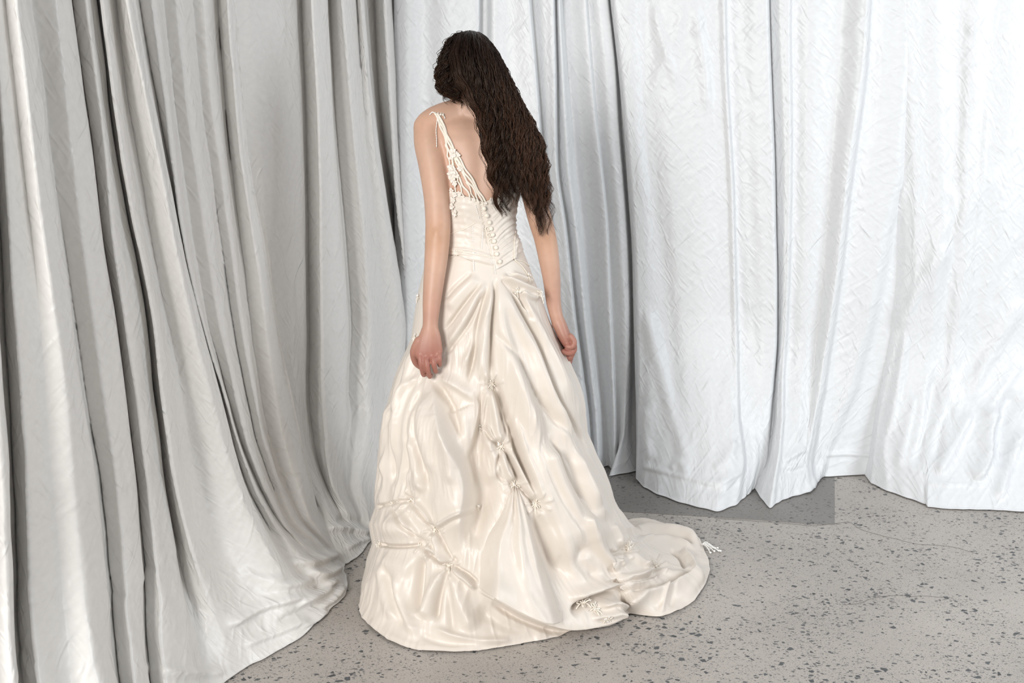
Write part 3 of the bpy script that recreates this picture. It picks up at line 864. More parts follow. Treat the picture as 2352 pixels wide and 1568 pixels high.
# head: bowed and turned to her left; built upright in its own frame then placed
HC = W(1080, 172, .035)
yaw, tilt, roll = math.radians(32), math.radians(-24), math.radians(6)     # face towards picture left and down
def Rz(a): c, s = math.cos(a), math.sin(a); return np.array([[c, -s, 0], [s, c, 0], [0, 0, 1]])
def Rx(a): c, s = math.cos(a), math.sin(a); return np.array([[1, 0, 0], [0, c, -s], [0, s, c]])
def Ry(a): c, s = math.cos(a), math.sin(a); return np.array([[c, 0, s], [0, 1, 0], [-s, 0, c]])
HR = Rz(yaw) @ Rx(tilt) @ Ry(roll)          # local +Y is where the face looks
def hp(x, y, z): return HC + HR @ np.array([x, y, z])
body_s.ell(hp(0, -.012, .022), (.072, .090, .088), 24, 14, HR)
body_s.ell(hp(0, .028, -.035), (.055, .060, .075), 24, 14, HR)
body_s.ell(hp(0, .062, -.088), (.026, .024, .022), 16, 10, HR)
body_s.tube([hp(0, .086, .012), hp(0, .094, -.008), hp(0, .106, -.030)], [.007, .009, .012], 10)
body_s.ell(hp(.011, .092, -.034), (.008, .009, .006), 10, 6, HR); body_s.ell(hp(-.011, .092, -.034), (.008, .009, .006), 10, 6, HR)
for sx in (-1, 1):
    body_s.ell(hp(.030 * sx, .074, .020), (.017, .012, .006), 12, 8, HR)      # brow
    body_s.ell(hp(.030 * sx, .070, .002), (.013, .012, .010), 12, 8, HR)      # eyelid
    body_s.ell(hp(.040 * sx, .050, -.025), (.024, .028, .018), 12, 8, HR)     # cheek
    body_s.ell(hp(.072 * sx, -.008, -.010), (.008, .017, .030), 14, 10, HR)   # ear
    body_s.ell(hp(.072 * sx, -.002, -.036), (.006, .009, .010), 10, 6, HR)
body_s.tube([hp(-.020, .084, -.060), hp(0, .092, -.057), hp(.020, .084, -.060)], [.003, .0055, .003], 8)
body_s.tube([hp(-.018, .083, -.068), hp(0, .090, -.070), hp(.018, .083, -.068)], [.003, .006, .003], 8)
# legs and feet, under the skirt
for sx, fx in ((-1, 0), (1, .02)):
    X = -.075 + .085 * sx
    pts = np.array([(X, .01, .88), (X + .01 * sx, .0, .7), (X, .0, .5), (X, .02, .30), (X, .03, .10), (X, .03, .05)])
    body_s.tube(spline(pts, 30), np.interp(np.linspace(0, 1, 30), [0, .4, .55, .72, 1], [.082, .062, .046, .052, .034]), 14)
    body_s.tube(spline([(X, .06, .035), (X, .0, .04), (X, .13, .028), (X, .2, .016)][1:], 14), np.interp(np.linspace(0, 1, 14), [0, .5, 1], [.034, .036, .016]), 12)

tmp = link('body', body_s.mesh('body_raw'))
rm = tmp.modifiers.new('r', 'REMESH'); rm.mode = 'VOXEL'; rm.voxel_size = .0025
sm = tmp.modifiers.new('s', 'SMOOTH'); sm.factor = .5; sm.iterations = 4
dg = bpy.context.evaluated_depsgraph_get()
body_me = bpy.data.meshes.new_from_object(tmp.evaluated_get(dg))
bpy.data.objects.remove(tmp)
nb = len(body_me.vertices)
BV = np.empty(nb * 3, np.float32); body_me.vertices.foreach_get('co', BV); BV = BV.reshape(-1, 3)
hands = (((BV - W(985, 820, -.18)) / .085) ** 2).sum(1) < 1
hands |= (((BV - W(1304, 795, 0)) / .085) ** 2).sum(1) < 1
face = (((BV - hp(0, .08, -.03)) / .10) ** 2).sum(1) < 1
tmp2 = link('body', body_me)
vg = tmp2.vertex_groups.new(name='soft'); vg.add(np.where(~(hands | face))[0].tolist(), 1.0, 'REPLACE')
s2 = tmp2.modifiers.new('s', 'SMOOTH'); s2.factor = .5; s2.iterations = 70; s2.vertex_group = 'soft'
body_me = bpy.data.meshes.new_from_object(tmp2.evaluated_get(bpy.context.evaluated_depsgraph_get()))
bpy.data.objects.remove(tmp2)
body_me.name = 'body'
nb = len(body_me.vertices)
BV = np.empty(nb * 3, np.float32); body_me.vertices.foreach_get('co', BV); BV = BV.reshape(-1, 3).astype(float)
body_me.polygons.foreach_set('use_smooth', np.ones(len(body_me.polygons), bool))
# complexion: redder hands, elbows and shoulders, as skin is
def near(p, r): return np.exp(-(((BV - p) / r) ** 2).sum(1))
base = np.array([.595, .375, .275]); red = np.array([.36, .150, .112]); warm = np.array([.52, .29, .175])
fl = np.clip(near(W(985, 830, -.185), .10) * 1.1 + near(W(1306, 800, 0), .10) * 1.2, 0, 1)
fl = np.maximum(fl, .45 * near(W(988, 725, -.165), .09)); fl = np.maximum(fl, .35 * near(W(1274, 700, 0), .09))
wm = np.clip(near(W(1003, 545, -.14), .055) * .7 + near(W(1256, 540, -.02), .05) * .7 + .35 * near(W(975, 290, -.03), .05), 0, 1)
col = base[None] * (1 - fl[:, None]) + red[None] * fl[:, None]
col = col * (1 - wm[:, None]) + warm[None] * wm[:, None]
col *= (1 + .05 * vnoise(BV * 30, 9) + .03 * vnoise(BV * 90, 10))[:, None]
lip = ((BV - hp(0, .088, -.064)) ** 2).sum(1) < .020 ** 2
col[lip] = (.48, .20, .18)
ca = body_me.color_attributes.new('tone', 'FLOAT_COLOR', 'POINT')
ca.data.foreach_set('color', np.hstack([col, np.ones((nb, 1))]).astype(np.float32).ravel())
body = link('body', body_me, MAT_SKIN, person)
tree_body = BVHTree.FromObject(body, bpy.context.evaluated_depsgraph_get())


def bvh_of(V, Fq):
    return BVHTree.FromPolygons([tuple(v) for v in V], [tuple(f) for f in Fq])


def cast(trees, x, y):
    d = rays([x], [y])[0]; d = d / np.linalg.norm(d)
    best = None
    for t in trees:
        loc, nor, _, dist = t.ray_cast(Vector(CAM), Vector(d))
        if loc is not None and (best is None or dist < best[2]):
            best = (np.array(loc), np.array(nor), dist)
    return best


# ------------------------------------------------------------------ skirt
SK = [  # y, xl, xr, depth half, centre Y
    (530, 1003, 1181, .0965, 0), (562, 991, 1197, .1035, 0), (585, 984, 1205, .110, -.002), (605, 977, 1213, .118, -.004), (640, 968, 1226, .132, -.008), (680, 958, 1242, .142, -.008), (730, 950, 1258, .152, -.005), (780, 944, 1280, .165, 0),
    (830, 922, 1306, .185, 0), (880, 902, 1325, .205, 0), (930, 890, 1338, .225, 0), (990, 881, 1343, .245, 0), (1040, 875, 1365, .262, 0),
    (1090, 867, 1392, .285, 0), (1130, 862, 1400, .305, 0), (1165, 858, 1412, .325, 0)]
M = 780
TH = np.linspace(-math.pi, math.pi, M, endpoint=False)
TH = TH - .45 * np.sin(TH)      # 0 towards the camera, +pi/2 picture right
rows = []
for y, xl, xr, b, cy in SK:
    p, q = W(xl, y, cy), W(xr, y, cy)
    cx, a = (p[0] + q[0]) / 2, (q[0] - p[0]) / 2
    rows.append((p[2], cx, a, b, cy))
rows = np.array(rows)
hem_px = [(828, 1420), (858, 1448), (890, 1472), (925, 1487), (960, 1496), (1000, 1499), (1050, 1500), (1100, 1497), (1150, 1489), (1199, 1481), (1260, 1470), (1332, 1454),
          (1400, 1440), (1434, 1424), (1446, 1410), (1480, 1416), (1520, 1420), (1560, 1405), (1595, 1383), (1620, 1345), (1630, 1315), (1626, 1285), (1616, 1262), (1606, 1240),
          (1580, 1217), (1555, 1207), (1500, 1201), (1450, 1200)]
hem = [FL(*p)[:2] for p in hem_px] + [np.array(p) for p in ((.32, .52), (.15, .50), (-.05, .45), (-.25, .36), (-.38, .2), (-.45, .02), (-.465, -.12))]
hem = np.array(hem)
HCEN = np.array([-.03, .03])
# hem radius by angle (polyline crossed by a ray)
def hem_radius(th):
    d = np.stack([np.sin(th), -np.cos(th)], 1)
    out = np.zeros(len(th))
    P = hem - HCEN; Q = np.roll(P, -1, 0)
    for p, q in zip(P, Q):
        e = q - p
        den = d[:, 0] * e[1] - d[:, 1] * e[0]
        t = (p[0] * e[1] - p[1] * e[0]) / den
        u = (p[0] * d[:, 1] - p[1] * d[:, 0]) / den
        ok = (u >= 0) & (u <= 1) & (t > 0)
        out = np.where(ok, np.maximum(out, t), out)
    return out
hr = hem_radius(TH)
ker = np.exp(-np.linspace(-2, 2, 7) ** 2); ker /= ker.sum()
hr = np.convolve(np.concatenate([hr[-3:], hr, hr[:3]]), ker, 'valid')

grid = []
zu = np.linspace(rows[0, 0], rows[-1, 0], 270)
ii = np.argsort(rows[:, 0])
for z in zu:
    cx, a, b, cy = (np.interp(z, rows[ii, 0], rows[ii, k]) for k in (1, 2, 3, 4))
    s, c = np.sin(TH), np.cos(TH)
    r = 1 / np.sqrt((s / a) ** 2 + (c / b) ** 2)
    grid.append(np.stack([cx + r * s, cy - r * c, np.full(M, z)], 1))
base_ring = grid[-1]
c0 = np.array([(base_ring[:, 0].max() + base_ring[:, 0].min()) / 2, 0.0])
r0 = np.linalg.norm(base_ring[:, :2] - c0, axis=1)
spread = smooth((hr / r0 - 1.15) / .7)
# soften spread
for _ in range(6):
    spread = (np.roll(spread, 1) + spread + np.roll(spread, -1)) / 3
z0 = rows[-1, 0]
for t in np.linspace(0, 1, 170)[1:]:
    c = c0 * (1 - t) + HCEN * t
    r = r0 * (1 - t) + hr * t
    tz = t
    p = 1.0 + 1.9 * spread
    z = z0 * (1 - t) ** p
    z = z * (1 - .0) + .012 * spread * (1 - smooth((t - .9) / .1)) + .005
    grid.append(np.stack([c[0] + r * np.sin(TH), c[1] - r * np.cos(TH), z], 1))
SG = np.array(grid)
# smooth across rows so the cone and the hem part join softly
for _ in range(14):
    SG[1:-1] = (SG[:-2] + 2 * SG[1:-1] + SG[2:]) / 4

for _ in range(250):
    SG[200:360] = (SG[199:359] + 2 * SG[200:360] + SG[201:361]) / 4
# the left edge: full above the side tuck, drawn in at it, flaring again below
_p = project(SG.reshape(-1, 3)); _off = np.interp(_p[:, 1], [1060, 1110, 1150, 1165, 1205, 1249, 1285, 1340, 1400], [0, 0, 2, 6, -3, 11, 4, -2, 0])
_w = smooth((-(SG[..., 0].ravel() - c0[0]) / .40 - .45) / .5)
SG[..., 0] += (_off * .0013 * _w).reshape(SG.shape[:2])

R_ = lambda pts, w, h, tp=.2: (pts, w, w, h, tp)
def sharp(pts, wl, wr, h, tp=.12): return (pts, wl, wr, h, tp)
# stroke sides: for a stroke drawn downwards the first width lies on the picture-right side... (sd>0 = picture left)
skirt_strokes = [
    # pleats fanning from the point of the bodice
    R_([(1138, 632), (1133, 700), (1129, 760), (1127, 872)], 6, -.016), R_([(1130, 645), (1118, 740), (1108, 830), (1112, 880)], 12, .018),
    R_([(1124, 645), (1100, 740), (1085, 830), (1070, 885)], 7, -.014), R_([(1116, 645), (1070, 730), (1028, 800)], 12, .014),
    R_([(1110, 645), (1056, 712), (1020, 760)], 5, -.010), R_([(1098, 632), (1050, 680), (1024, 710)], 13, .008),
    R_([(1112, 665), (1080, 735), (1038, 795), (1018, 820)], 6, -.012), R_([(1085, 625), (1045, 660), (1020, 690)], 5, -.006),
    R_([(1120, 690), (1095, 775), (1062, 850)], 9, .010),
    R_([(1142, 640), (1150, 730), (1172, 820), (1205, 920), (1235, 1020)], 15, .016),
    R_([(1150, 635), (1185, 690), (1231, 773), (1265, 872), (1290, 925), (1331, 998), (1348, 1040)], 6, -.018), R_([(1147, 645), (1178, 720), (1220, 800), (1250, 875), (1285, 945), (1318, 1000)], 13, .016),
    R_([(1160, 640), (1200, 695), (1250, 780), (1290, 860), (1322, 930)], 12, .010),
    R_([(1130, 756), (1160, 790), (1188, 826), (1225, 899), (1270, 955), (1312, 1010)], 8, -.010),
    R_([(1134, 760), (1180, 880), (1215, 1000), (1250, 1150), (1300, 1270), (1350, 1330)], 24, .024),
    R_([(1128, 850), (1158, 938), (1176, 991), (1194, 1054), (1218, 1110), (1235, 1160)], 8, -.022),
    R_([(1240, 1000), (1290, 1110), (1345, 1200), (1400, 1260)], 26, .014), R_([(1225, 1010), (1262, 1110), (1320, 1210), (1350, 1240)], 10, -.010),
    R_([(1310, 1040), (1350, 1120), (1390, 1200)], 16, .010), R_([(1290, 1030), (1330, 1130), (1370, 1200)], 8, -.007),
    # right hip gathers
    R_([(1150, 634), (1195, 655), (1243, 678)], 8, .018), R_([(1150, 640), (1185, 672), (1212, 715)], 5, -.014), R_([(1175, 628), (1205, 640), (1224, 650)], 6, .010),
    R_([(1160, 630), (1200, 645), (1235, 668)], 4, -.012), R_([(1190, 668), (1215, 682), (1240, 684)], 6, .012), R_([(1188, 672), (1205, 700), (1222, 740)], 4, -.010),
    # the handful held by the left hand
    sharp([(984, 868), (1012, 930), (1043, 1015), (1066, 1071), (1074, 1130), (1064, 1200), (1050, 1270)], 9, 80, .060, .3), sharp([(1000, 859), (1050, 888), (1092, 918), (1100, 925)], 14, 10, .018, .4),
    sharp([(1080, 905), (1099, 930), (1090, 985), (1074, 1035), (1060, 1070)], 6, 48, .026, .45), R_([(1110, 880), (1100, 950), (1094, 1040), (1100, 1140), (1092, 1240)], 20, -.030, .3),
    R_([(1000, 875), (1040, 940), (1062, 1010)], 10, -.014),
    R_([(960, 780), (938, 860), (918, 960), (905, 1070)], 10, .012), R_([(975, 880), (950, 960), (940, 1060), (925, 1140)], 8, -.010), R_([(978, 880), (968, 970), (985, 1070), (1000, 1130)], 8, -.010),
    R_([(985, 900), (990, 990), (1010, 1090)], 14, .010), R_([(945, 790), (915, 880), (895, 980), (880, 1080)], 6, -.008), R_([(965, 860), (930, 900), (905, 960)], 8, .008),
    # middle column of gathered knots
    R_([(1126, 890), (1138, 960), (1150, 1022)], 10, .020), R_([(1132, 888), (1150, 950), (1168, 1010)], 5, -.012), R_([(1120, 892), (1110, 940), (1104, 985)], 6, .012),
    R_([(1110, 985), (1128, 1008), (1150, 1026)], 4, -.012), R_([(1112, 1000), (1135, 1050), (1140, 1100)], 10, .012), R_([(1118, 975), (1140, 1015)], 4, .008),
    R_([(1150, 1028), (1160, 1070), (1180, 1110)], 8, .016), R_([(1156, 1028), (1178, 1070), (1195, 1110)], 5, -.018), R_([(1165, 1025), (1200, 1090), (1232, 1155)], 9, .014),
    R_([(1150, 1030), (1140, 1080), (1160, 1110)], 6, -.010), R_([(1190, 1115), (1215, 1140), (1232, 1158)], 5, -.014),
    # the pouf below the middle knot
        R_([(1130, 1090), (1120, 1150), (1095, 1200), (1080, 1260)], 20, -.022),
    R_([(1232, 1162), (1275, 1280), (1310, 1350)], 24, -.030, .3),
    R_([(1232, 1162), (1262, 1220), (1290, 1300)], 7, .008),
    # turned-up edge over the hem
    sharp([(1101, 1355), (1143, 1375), (1199, 1408), (1266, 1434), (1312, 1439), (1382, 1428), (1436, 1411)], 60, 4, .036, .1), R_([(1120, 1378), (1199, 1424), (1290, 1452), (1380, 1440)], 8, -.014),
    R_([(1298, 1405), (1325, 1385), (1370, 1366), (1420, 1348)], 8, -.034), R_([(1290, 1372), (1360, 1352), (1430, 1338), (1500, 1318)], 12, .022),
    # lower left tucks
    R_([(1240, 1010), (1275, 1120), (1310, 1200), (1340, 1260)], 22, .022), R_([(1180, 960), (1215, 1080), (1240, 1150)], 9, .012), R_([(1280, 960), (1320, 1060), (1370, 1170)], 14, .014), R_([(1262, 1000), (1300, 1090), (1340, 1160)], 7, -.012),
    R_([(900, 920), (888, 1010), (880, 1100)], 9, .012), R_([(918, 930), (905, 1020), (900, 1120)], 5, -.012), R_([(1030, 960), (1050, 1040), (1050, 1110)], 12, .012), R_([(960, 1000), (965, 1070), (985, 1130)], 12, .012),
    R_([(915, 1310), (925, 1390), (960, 1470)], 14, .016), R_([(1095, 1390), (1150, 1440), (1240, 1465)], 16, -.012), R_([(990, 1440), (1080, 1470), (1180, 1468)], 10, .010),
    R_([(868, 1249), (900, 1254), (935, 1254), (962, 1250)], 4, -.016, .08), R_([(880, 1205), (915, 1210), (950, 1205)], 24, .016), R_([(875, 1285), (915, 1300), (950, 1310)], 24, .010),
    R_([(866, 1164), (905, 1154), (945, 1148)], 4, -.012, .08), R_([(945, 1150), (975, 1185), (1000, 1214)], 6, -.014), R_([(955, 1145), (990, 1180), (1003, 1212)], 7, .014),
    R_([(895, 1158), (930, 1205), (962, 1240)], 5, -.012), R_([(902, 1150), (942, 1200), (968, 1238)], 7, .010), R_([(1002, 1218), (1008, 1260), (1030, 1298)], 7, .016),
    R_([(996, 1220), (990, 1260), (975, 1290)], 6, .010), R_([(965, 1252), (995, 1280), (1028, 1300)], 5, -.016), R_([(975, 1245), (1005, 1270), (1030, 1296)], 6, .014),
    R_([(1003, 1215), (1050, 1185), (1094, 1164)], 5, .012), R_([(1005, 1222), (1050, 1195), (1090, 1178)], 6, -.008), R_([(1032, 1302), (1065, 1325), (1096, 1352)], 6, .016),
    R_([(1040, 1300), (1075, 1318), (1100, 1340)], 5, -.012), R_([(1012, 1222), (1030, 1270), (1052, 1295)], 6, -.010), R_([(1020, 1310), (990, 1370), (972, 1425)], 15, .020),
    R_([(968, 1275), (962, 1340), (958, 1410)], 10, -.022), R_([(1028, 1308), (1010, 1370), (1000, 1430)], 8, -.014), R_([(1035, 1312), (1060, 1390), (1090, 1450)], 18, .014),
    R_([(1030, 1320), (1035, 1390), (1040, 1460)], 10, -.008), R_([(870, 1290), (885, 1360), (905, 1430)], 12, .008), R_([(880, 1290), (905, 1370), (935, 1450)], 10, -.008),
    R_([(930, 1080), (960, 1110), (1000, 1120)], 14, .008),
    R_([(1110, 1420), (1160, 1450), (1230, 1462)], 12, .008), R_([(950, 1450), (1020, 1475), (1120, 1472)], 10, -.006),
    # right side running into the train
    sharp([(1330, 1180), (1352, 1235), (1395, 1290), (1424, 1306)], 16, 8, .018), R_([(1345, 1250), (1330, 1290), (1380, 1330)], 14, -.012),
    R_([(1432, 1300), (1424, 1288), (1418, 1292)], 5, .010), R_([(1440, 1258), (1420, 1230), (1405, 1200)], 8, .010), R_([(1438, 1262), (1410, 1270), (1400, 1262)], 6, -.012), R_([(1445, 1262), (1470, 1290), (1503, 1300)], 8, .012),
    R_([(1430, 1210), (1500, 1214), (1570, 1222), (1612, 1252)], 9, .016), R_([(1450, 1228), (1510, 1224), (1570, 1238), (1600, 1255)], 7, -.010), R_([(1460, 1240), (1540, 1236), (1600, 1262)], 8, .010),
    R_([(1400, 1325), (1460, 1322), (1505, 1304)], 6, .014), R_([(1380, 1336), (1460, 1334), (1520, 1312)], 5, -.016), R_([(1505, 1302), (1540, 1320), (1590, 1325)], 9, .012),
    R_([(1540, 1260), (1565, 1285), (1572, 1310)], 5, -.014), R_([(1565, 1262), (1590, 1290), (1600, 1320)], 9, .012), R_([(1440, 1362), (1520, 1350), (1580, 1325), (1600, 1300)], 9, -.014),
    sharp([(1430, 1374), (1480, 1360), (1520, 1360), (1580, 1338), (1608, 1310)], 6, 22, .034), R_([(1505, 1345), (1518, 1380), (1520, 1410)], 7, .012), R_([(1530, 1350), (1540, 1380), (1540, 1405)], 8, -.006),
    R_([(1440, 1402), (1400, 1385), (1360, 1385)], 8, .018), R_([(1420, 1418), (1380, 1408), (1340, 1412)], 8, .010),
]
for kx, ky in ((1128, 884), (1150, 1025), (1181, 1113), (1232, 1158), (1001, 1215), (1031, 1300), (968, 1248), (945, 1149), (1440, 1259), (1505, 1301)):
    skirt_strokes.append(([(kx - 3, ky - 3), (kx + 3, ky + 3)], 13, 13, -.014, 0))
    for q in range(7):
        a = q * 2 * math.pi / 7 + kx
        skirt_strokes.append(([(kx + 8 * math.cos(a), ky + 8 * math.sin(a)), (kx + 30 * math.cos(a), ky + 30 * math.sin(a))], 3.5, 3.5, .005, .3))

SN = grid_normals(SG, True)
cen = SG.mean(1, keepdims=True)
sg = np.sign((SN * (SG - cen)).sum(-1).mean()); SN = SN * sg
pv = SG.reshape(-1, 3)
view = pv - CAM; view /= np.linalg.norm(view, axis=1, keepdims=True)
facing = np.clip(-(SN.reshape(-1, 3) * view).sum(1) * 4 + .25, 0, 1)
facing = np.where(SG[..., 1].ravel() > .10, facing * (SG[..., 2].ravel() < .2), facing)
skirt_strokes = [(q[0], q[1] * (.85 if q[1] < 12 else 1), q[2] * (.85 if q[2] < 12 else 1), q[3] * 1.45, *q[4:]) for q in skirt_strokes]
H = stroke_field(project(pv), skirt_strokes) * facing
H = H.reshape(SG.shape[:2])
# soft folds also all round, so the sides and the far half hang in pleats too
rad_w = smooth((1.0 - SG[..., 2]) / .5)
far = (1 - facing.reshape(H.shape))
H = H + far * rad_w * .012 * np.sin(TH * 17)[None, :]
H = np.maximum(H, -(.003 + .06 * smooth((1.02 - SG[..., 2]) / .35)))
ang = np.repeat(TH[None], SG.shape[0], 0).ravel()
H += .0020 * vnoise(np.stack([ang * 9, pv[:, 2] * 5, ang * 0], 1), 24).reshape(H.shape) * rad_w
msk = smooth(.5 + 1.2 * vnoise(pv * 5, 27)).reshape(H.shape) * rad_w * facing.reshape(H.shape)
rd = lambda a, b, c, k: (1 - 2.2 * np.abs(vnoise(np.stack([ang * a + pv[:, 2] * c, pv[:, 2] * b, ang * 0], 1), k))).reshape(H.shape)
H += msk * (.0045 * rd(8, 4.5, 3, 51) + .0026 * rd(15, 8, -9, 52)) + rad_w * .0012 * rd(26, 14, 10, 53)
H += .0022 * vnoise(pv * 14, 21).reshape(H.shape) * rad_w + .0012 * vnoise(pv * 36, 22).reshape(H.shape) * rad_w
ND = SN.copy()
SV = SG + ND * H[..., None]
for _ in range(1):
    SV[1:-1] = (SV[:-2] + 6 * SV[1:-1] + SV[2:]) / 8
    SV = (np.roll(SV, 1, 1) + 6 * SV + np.roll(SV, -1, 1)) / 8
SV[..., 2] = np.maximum(SV[..., 2], .004)
SF = grid_faces(SV.shape[0], M, True)
skirt_me = mesh_np('skirt', SV.reshape(-1, 3), SF)
skirt = link('skirt', skirt_me, MAT_SATIN, person)
tree_skirt = bvh_of(SV.reshape(-1, 3), SF)

# the puffed flap that hangs free below the middle knot
nu, nv = 70, 90
lft = spline([(1174, 1116), (1150, 1180), (1118, 1232), (1104, 1290), (1098, 1350)], nv)
rgt = spline([(1188, 1116), (1222, 1210), (1256, 1320), (1294, 1428)], nv)
low = spline([(1098, 1350), (1143, 1377), (1199, 1408), (1250, 1428), (1294, 1428)], nu)
FG = np.zeros((nv + 10, nu, 3))
uu_ = np.linspace(0, 1, nu)
for i in range(nv + 10):
    v = min(i / (nv - 1), 1.0)
    k = min(i, nv - 1)
    chord = lft[k] * (1 - uu_[:, None]) + rgt[k] * uu_[:, None]
    edge_chord = lft[-1] * (1 - uu_[:, None]) + rgt[-1] * uu_[:, None]
    pxy = chord + (low - edge_chord) * v ** 2
    under = max(0, i - (nv - 1)) / 10.0
    pxy = pxy - np.array([0, 26.0]) * under
    for j in range(nu):
        h_ = cast([tree_skirt], *pxy[j])
        u_ = uu_[j]
        side = min(1, math.sin(math.pi * min(1, u_ * .9 + .0)) * 1.5) * (1 if u_ < .9 else 1 - ((u_ - .9) / .1) ** 3)
        pleat = .010 * math.sin(u_ * 9.5 + .6) * v + .006 * math.sin(u_ * 21 + v * 3) * (1 - v) + .008 * math.exp(-((u_ - .62) / .1) ** 2) * math.sin(v * 3.1)
        lift = (.004 + .070 * v ** .8) * side + pleat * side - .004
        lift = lift * (1 - .95 * under ** 1.2) + .018 * math.sin(min(v, 1) * 3.14) * side * .6
        n_ = np.array([0.05, -.93, .36])
        FG[i, j] = h_[0] + n_ * lift
for _ in range(3):
    FG[1:-1] = (FG[:-2] + 2 * FG[1:-1] + FG[2:]) / 4
    FG[:, 1:-1] = (FG[:, :-2] + 2 * FG[:, 1:-1] + FG[:, 2:]) / 4
FG[..., 2] = np.maximum(FG[..., 2], .006)
FG += (.0012 * vnoise(FG.reshape(-1, 3) * 40, 41))[:, None].reshape(nv + 10, nu, 1) * np.array([0, -1.0, .3])
link('skirt_flap', mesh_np('skirt_flap', FG.reshape(-1, 3), grid_faces(nv + 10, nu)), MAT_SATIN, skirt)
tree_flap = bvh_of(FG.reshape(-1, 3), grid_faces(nv + 10, nu))

# ------------------------------------------------------------------ bodice
MB = 240
THB = np.linspace(-math.pi, math.pi, MB, endpoint=False)
zV = W(1118, 464, -.1)[2]; zSide = W(1035, 432, 0)[2]; zFront = W(1035, 405, .1)[2]
top = np.interp(np.abs(THB - .15), [0, .25, .9, 1.5, 2.2, 3.14], [zV, zV + .012, zSide - .004, zSide + .004, zFront + .02, zFront])
zBot0 = W(1142, 622, -.12)[2]; zBotS = W(1000, 572, 0)[2]
bot = np.interp(np.abs(THB - .36), [0, .2, .7, 1.5, 3.14], [zBot0, zBot0 + .013, zBotS - .004, zBotS - .0, zBotS - .02])
NRB = 120
BG = np.zeros((NRB, MB, 3))
for k in range(NRB):
    u = k / (NRB - 1)
    z = top * (1 - u) + bot * u
    for j in range(MB):
        pass
    cx, a, b, cy = torso(z)
    e = 2.25
    s, c = np.sin(THB), np.cos(THB)
    r = (np.abs(s) ** e + np.abs(c) ** e) ** (-1 / e)
    g = .0062 - .0026 * u ** 3
    BG[k] = np.stack([cx + (a + g) * r * s, cy - (b + g) * r * c, z], 1)
BN = grid_normals(BG, True)
sg = np.sign((BN * (BG - BG.mean(1, keepdims=True))).sum(-1).mean()); BN *= sg
bp = project(BG.reshape(-1, 3))
bstrokes = []
for q in range(15):      # ruching swept across the right half
    y0 = 470 + q * 11 + rnd.uniform(-4, 4)
    bstrokes.append(([(1126 + q * 1.2, y0 + 22), (1152, y0 - 2), (1192 + max(0, q - 8) * 3, y0 - 34)], rnd.uniform(2, 4.5), rnd.uniform(2, 4.5), .0018 + .0028 * rnd.random(), .15))
for q in range(9):       # shallower ruching on the left half
    y0 = 455 + q * 15
    bstrokes.append(([(1030, y0 + 6 + rnd.uniform(-6, 6)), (1070, y0 + 10), (1112 + q * 2.5, y0 + 30 + rnd.uniform(-8, 4))], 5, 5, .0011, .2))
for q in range(5):
    bstrokes.append(([(1030, 572 + q * 7), (1075, 578 + q * 5 + rnd.uniform(-4, 4)), (1138, 592 + q * 4)], 3, 3, .004, .1))
bstrokes += [([(1112, 462), (1120, 520), (1132, 575), (1142, 620)], 4, 4, .004, .05), ([(1105, 462), (1113, 520), (1125, 575), (1138, 620)], 3, 3, -.004, .05), ([(1060, 440), (1072, 520), (1080, 580)], 8, 8, .002, .1),
             ([(1186, 545), (1182, 580), (1183, 598), (1212, 630)], 3, 3, .006, .05)]
fc = (BG[..., 1] < torso(BG[..., 2])[3]).ravel()
Hb = stroke_field(bp, bstrokes) * fc
Hb += .0012 * vnoise(BG.reshape(-1, 3) * 45, 31) + .0008 * vnoise(BG.reshape(-1, 3) * 90, 32)
BGV = BG + BN * Hb.reshape(NRB, MB)[..., None]
BF = grid_faces(NRB, MB, True)
bodice = link('bodice', mesh_np('bodice', BGV.reshape(-1, 3), BF), MAT_SATIN, person)
sd = bodice.modifiers.new('thickness', 'SOLIDIFY'); sd.thickness = .0012; sd.offset = -1
tree_bod = bvh_of(BGV.reshape(-1, 3), BF)

# ------------------------------------------------------------------ trimmings
def lathe_button():
    s = Soup(); s.ell((0, 0, .0028), (.0068, .0068, .0046), 14, 8); s.tube([(0, 0, -.002), (0, 0, .002)], [.0035, .0035], 8)
    return s.mesh('button')
bm_ = lathe_button(); bm_.materials.append(MAT_SATIN2)
def orient(o, p, n):
    o.location = p
    o.rotation_euler = Vector(n).to_track_quat('Z', 'Y').to_euler()
def out_normal(n, p):
    return n if n @ (CAM - p) > 0 else -n
for (x, y) in ((1113, 478), (1118, 494), (1121.5, 510), (1125, 525), (1129.5, 539), (1133.5, 554), (1137, 569), (1140, 584), (1145, 600)):
    h = cast([tree_bod, tree_skirt], x, y)
    o = link('button', bm_, None, bodice)
    n = out_normal(h[1], h[0])
    orient(o, h[0] + n * .003, n)
loop_s = Soup()
for (x, y) in ((1125, 525), (1129.5, 539), (1133.5, 554)):
    h = cast([tree_bod], x - 4, y); 
    if h is None: continue
    n = out_normal(h[1], h[0])
    pts = [h[0] + n * .005 + np.array([.007 * math.cos(a) - .003, 0, .006 * math.sin(a)]) for a in np.linspace(.6, 5.6, 9)]
    loop_s.tube(spline(pts, 16), np.full(16, .0014), 6)
link('button_loop', loop_s.mesh('button_loop'), MAT_SATIN2, bodice)


def on_surface(pts, trees, lift, n=30):
    out = []
    for x, y in spline(np.array(pts, float), n):
        h = cast(trees, x, y)
        if h is None:
            continue
        nn = out_normal(h[1], h[0])
        out.append(h[0] + nn * lift)
    return np.array(out)


def cord(name, pts, trees, r, mat, parent, lift=.002, n=30):
    P = on_surface(pts, trees, lift, n)
    if len(P) < 4:
        return None
    s = Soup(); s.tube(P, np.full(len(P), r), 6)
    return link(name, s.mesh(name), mat, parent)


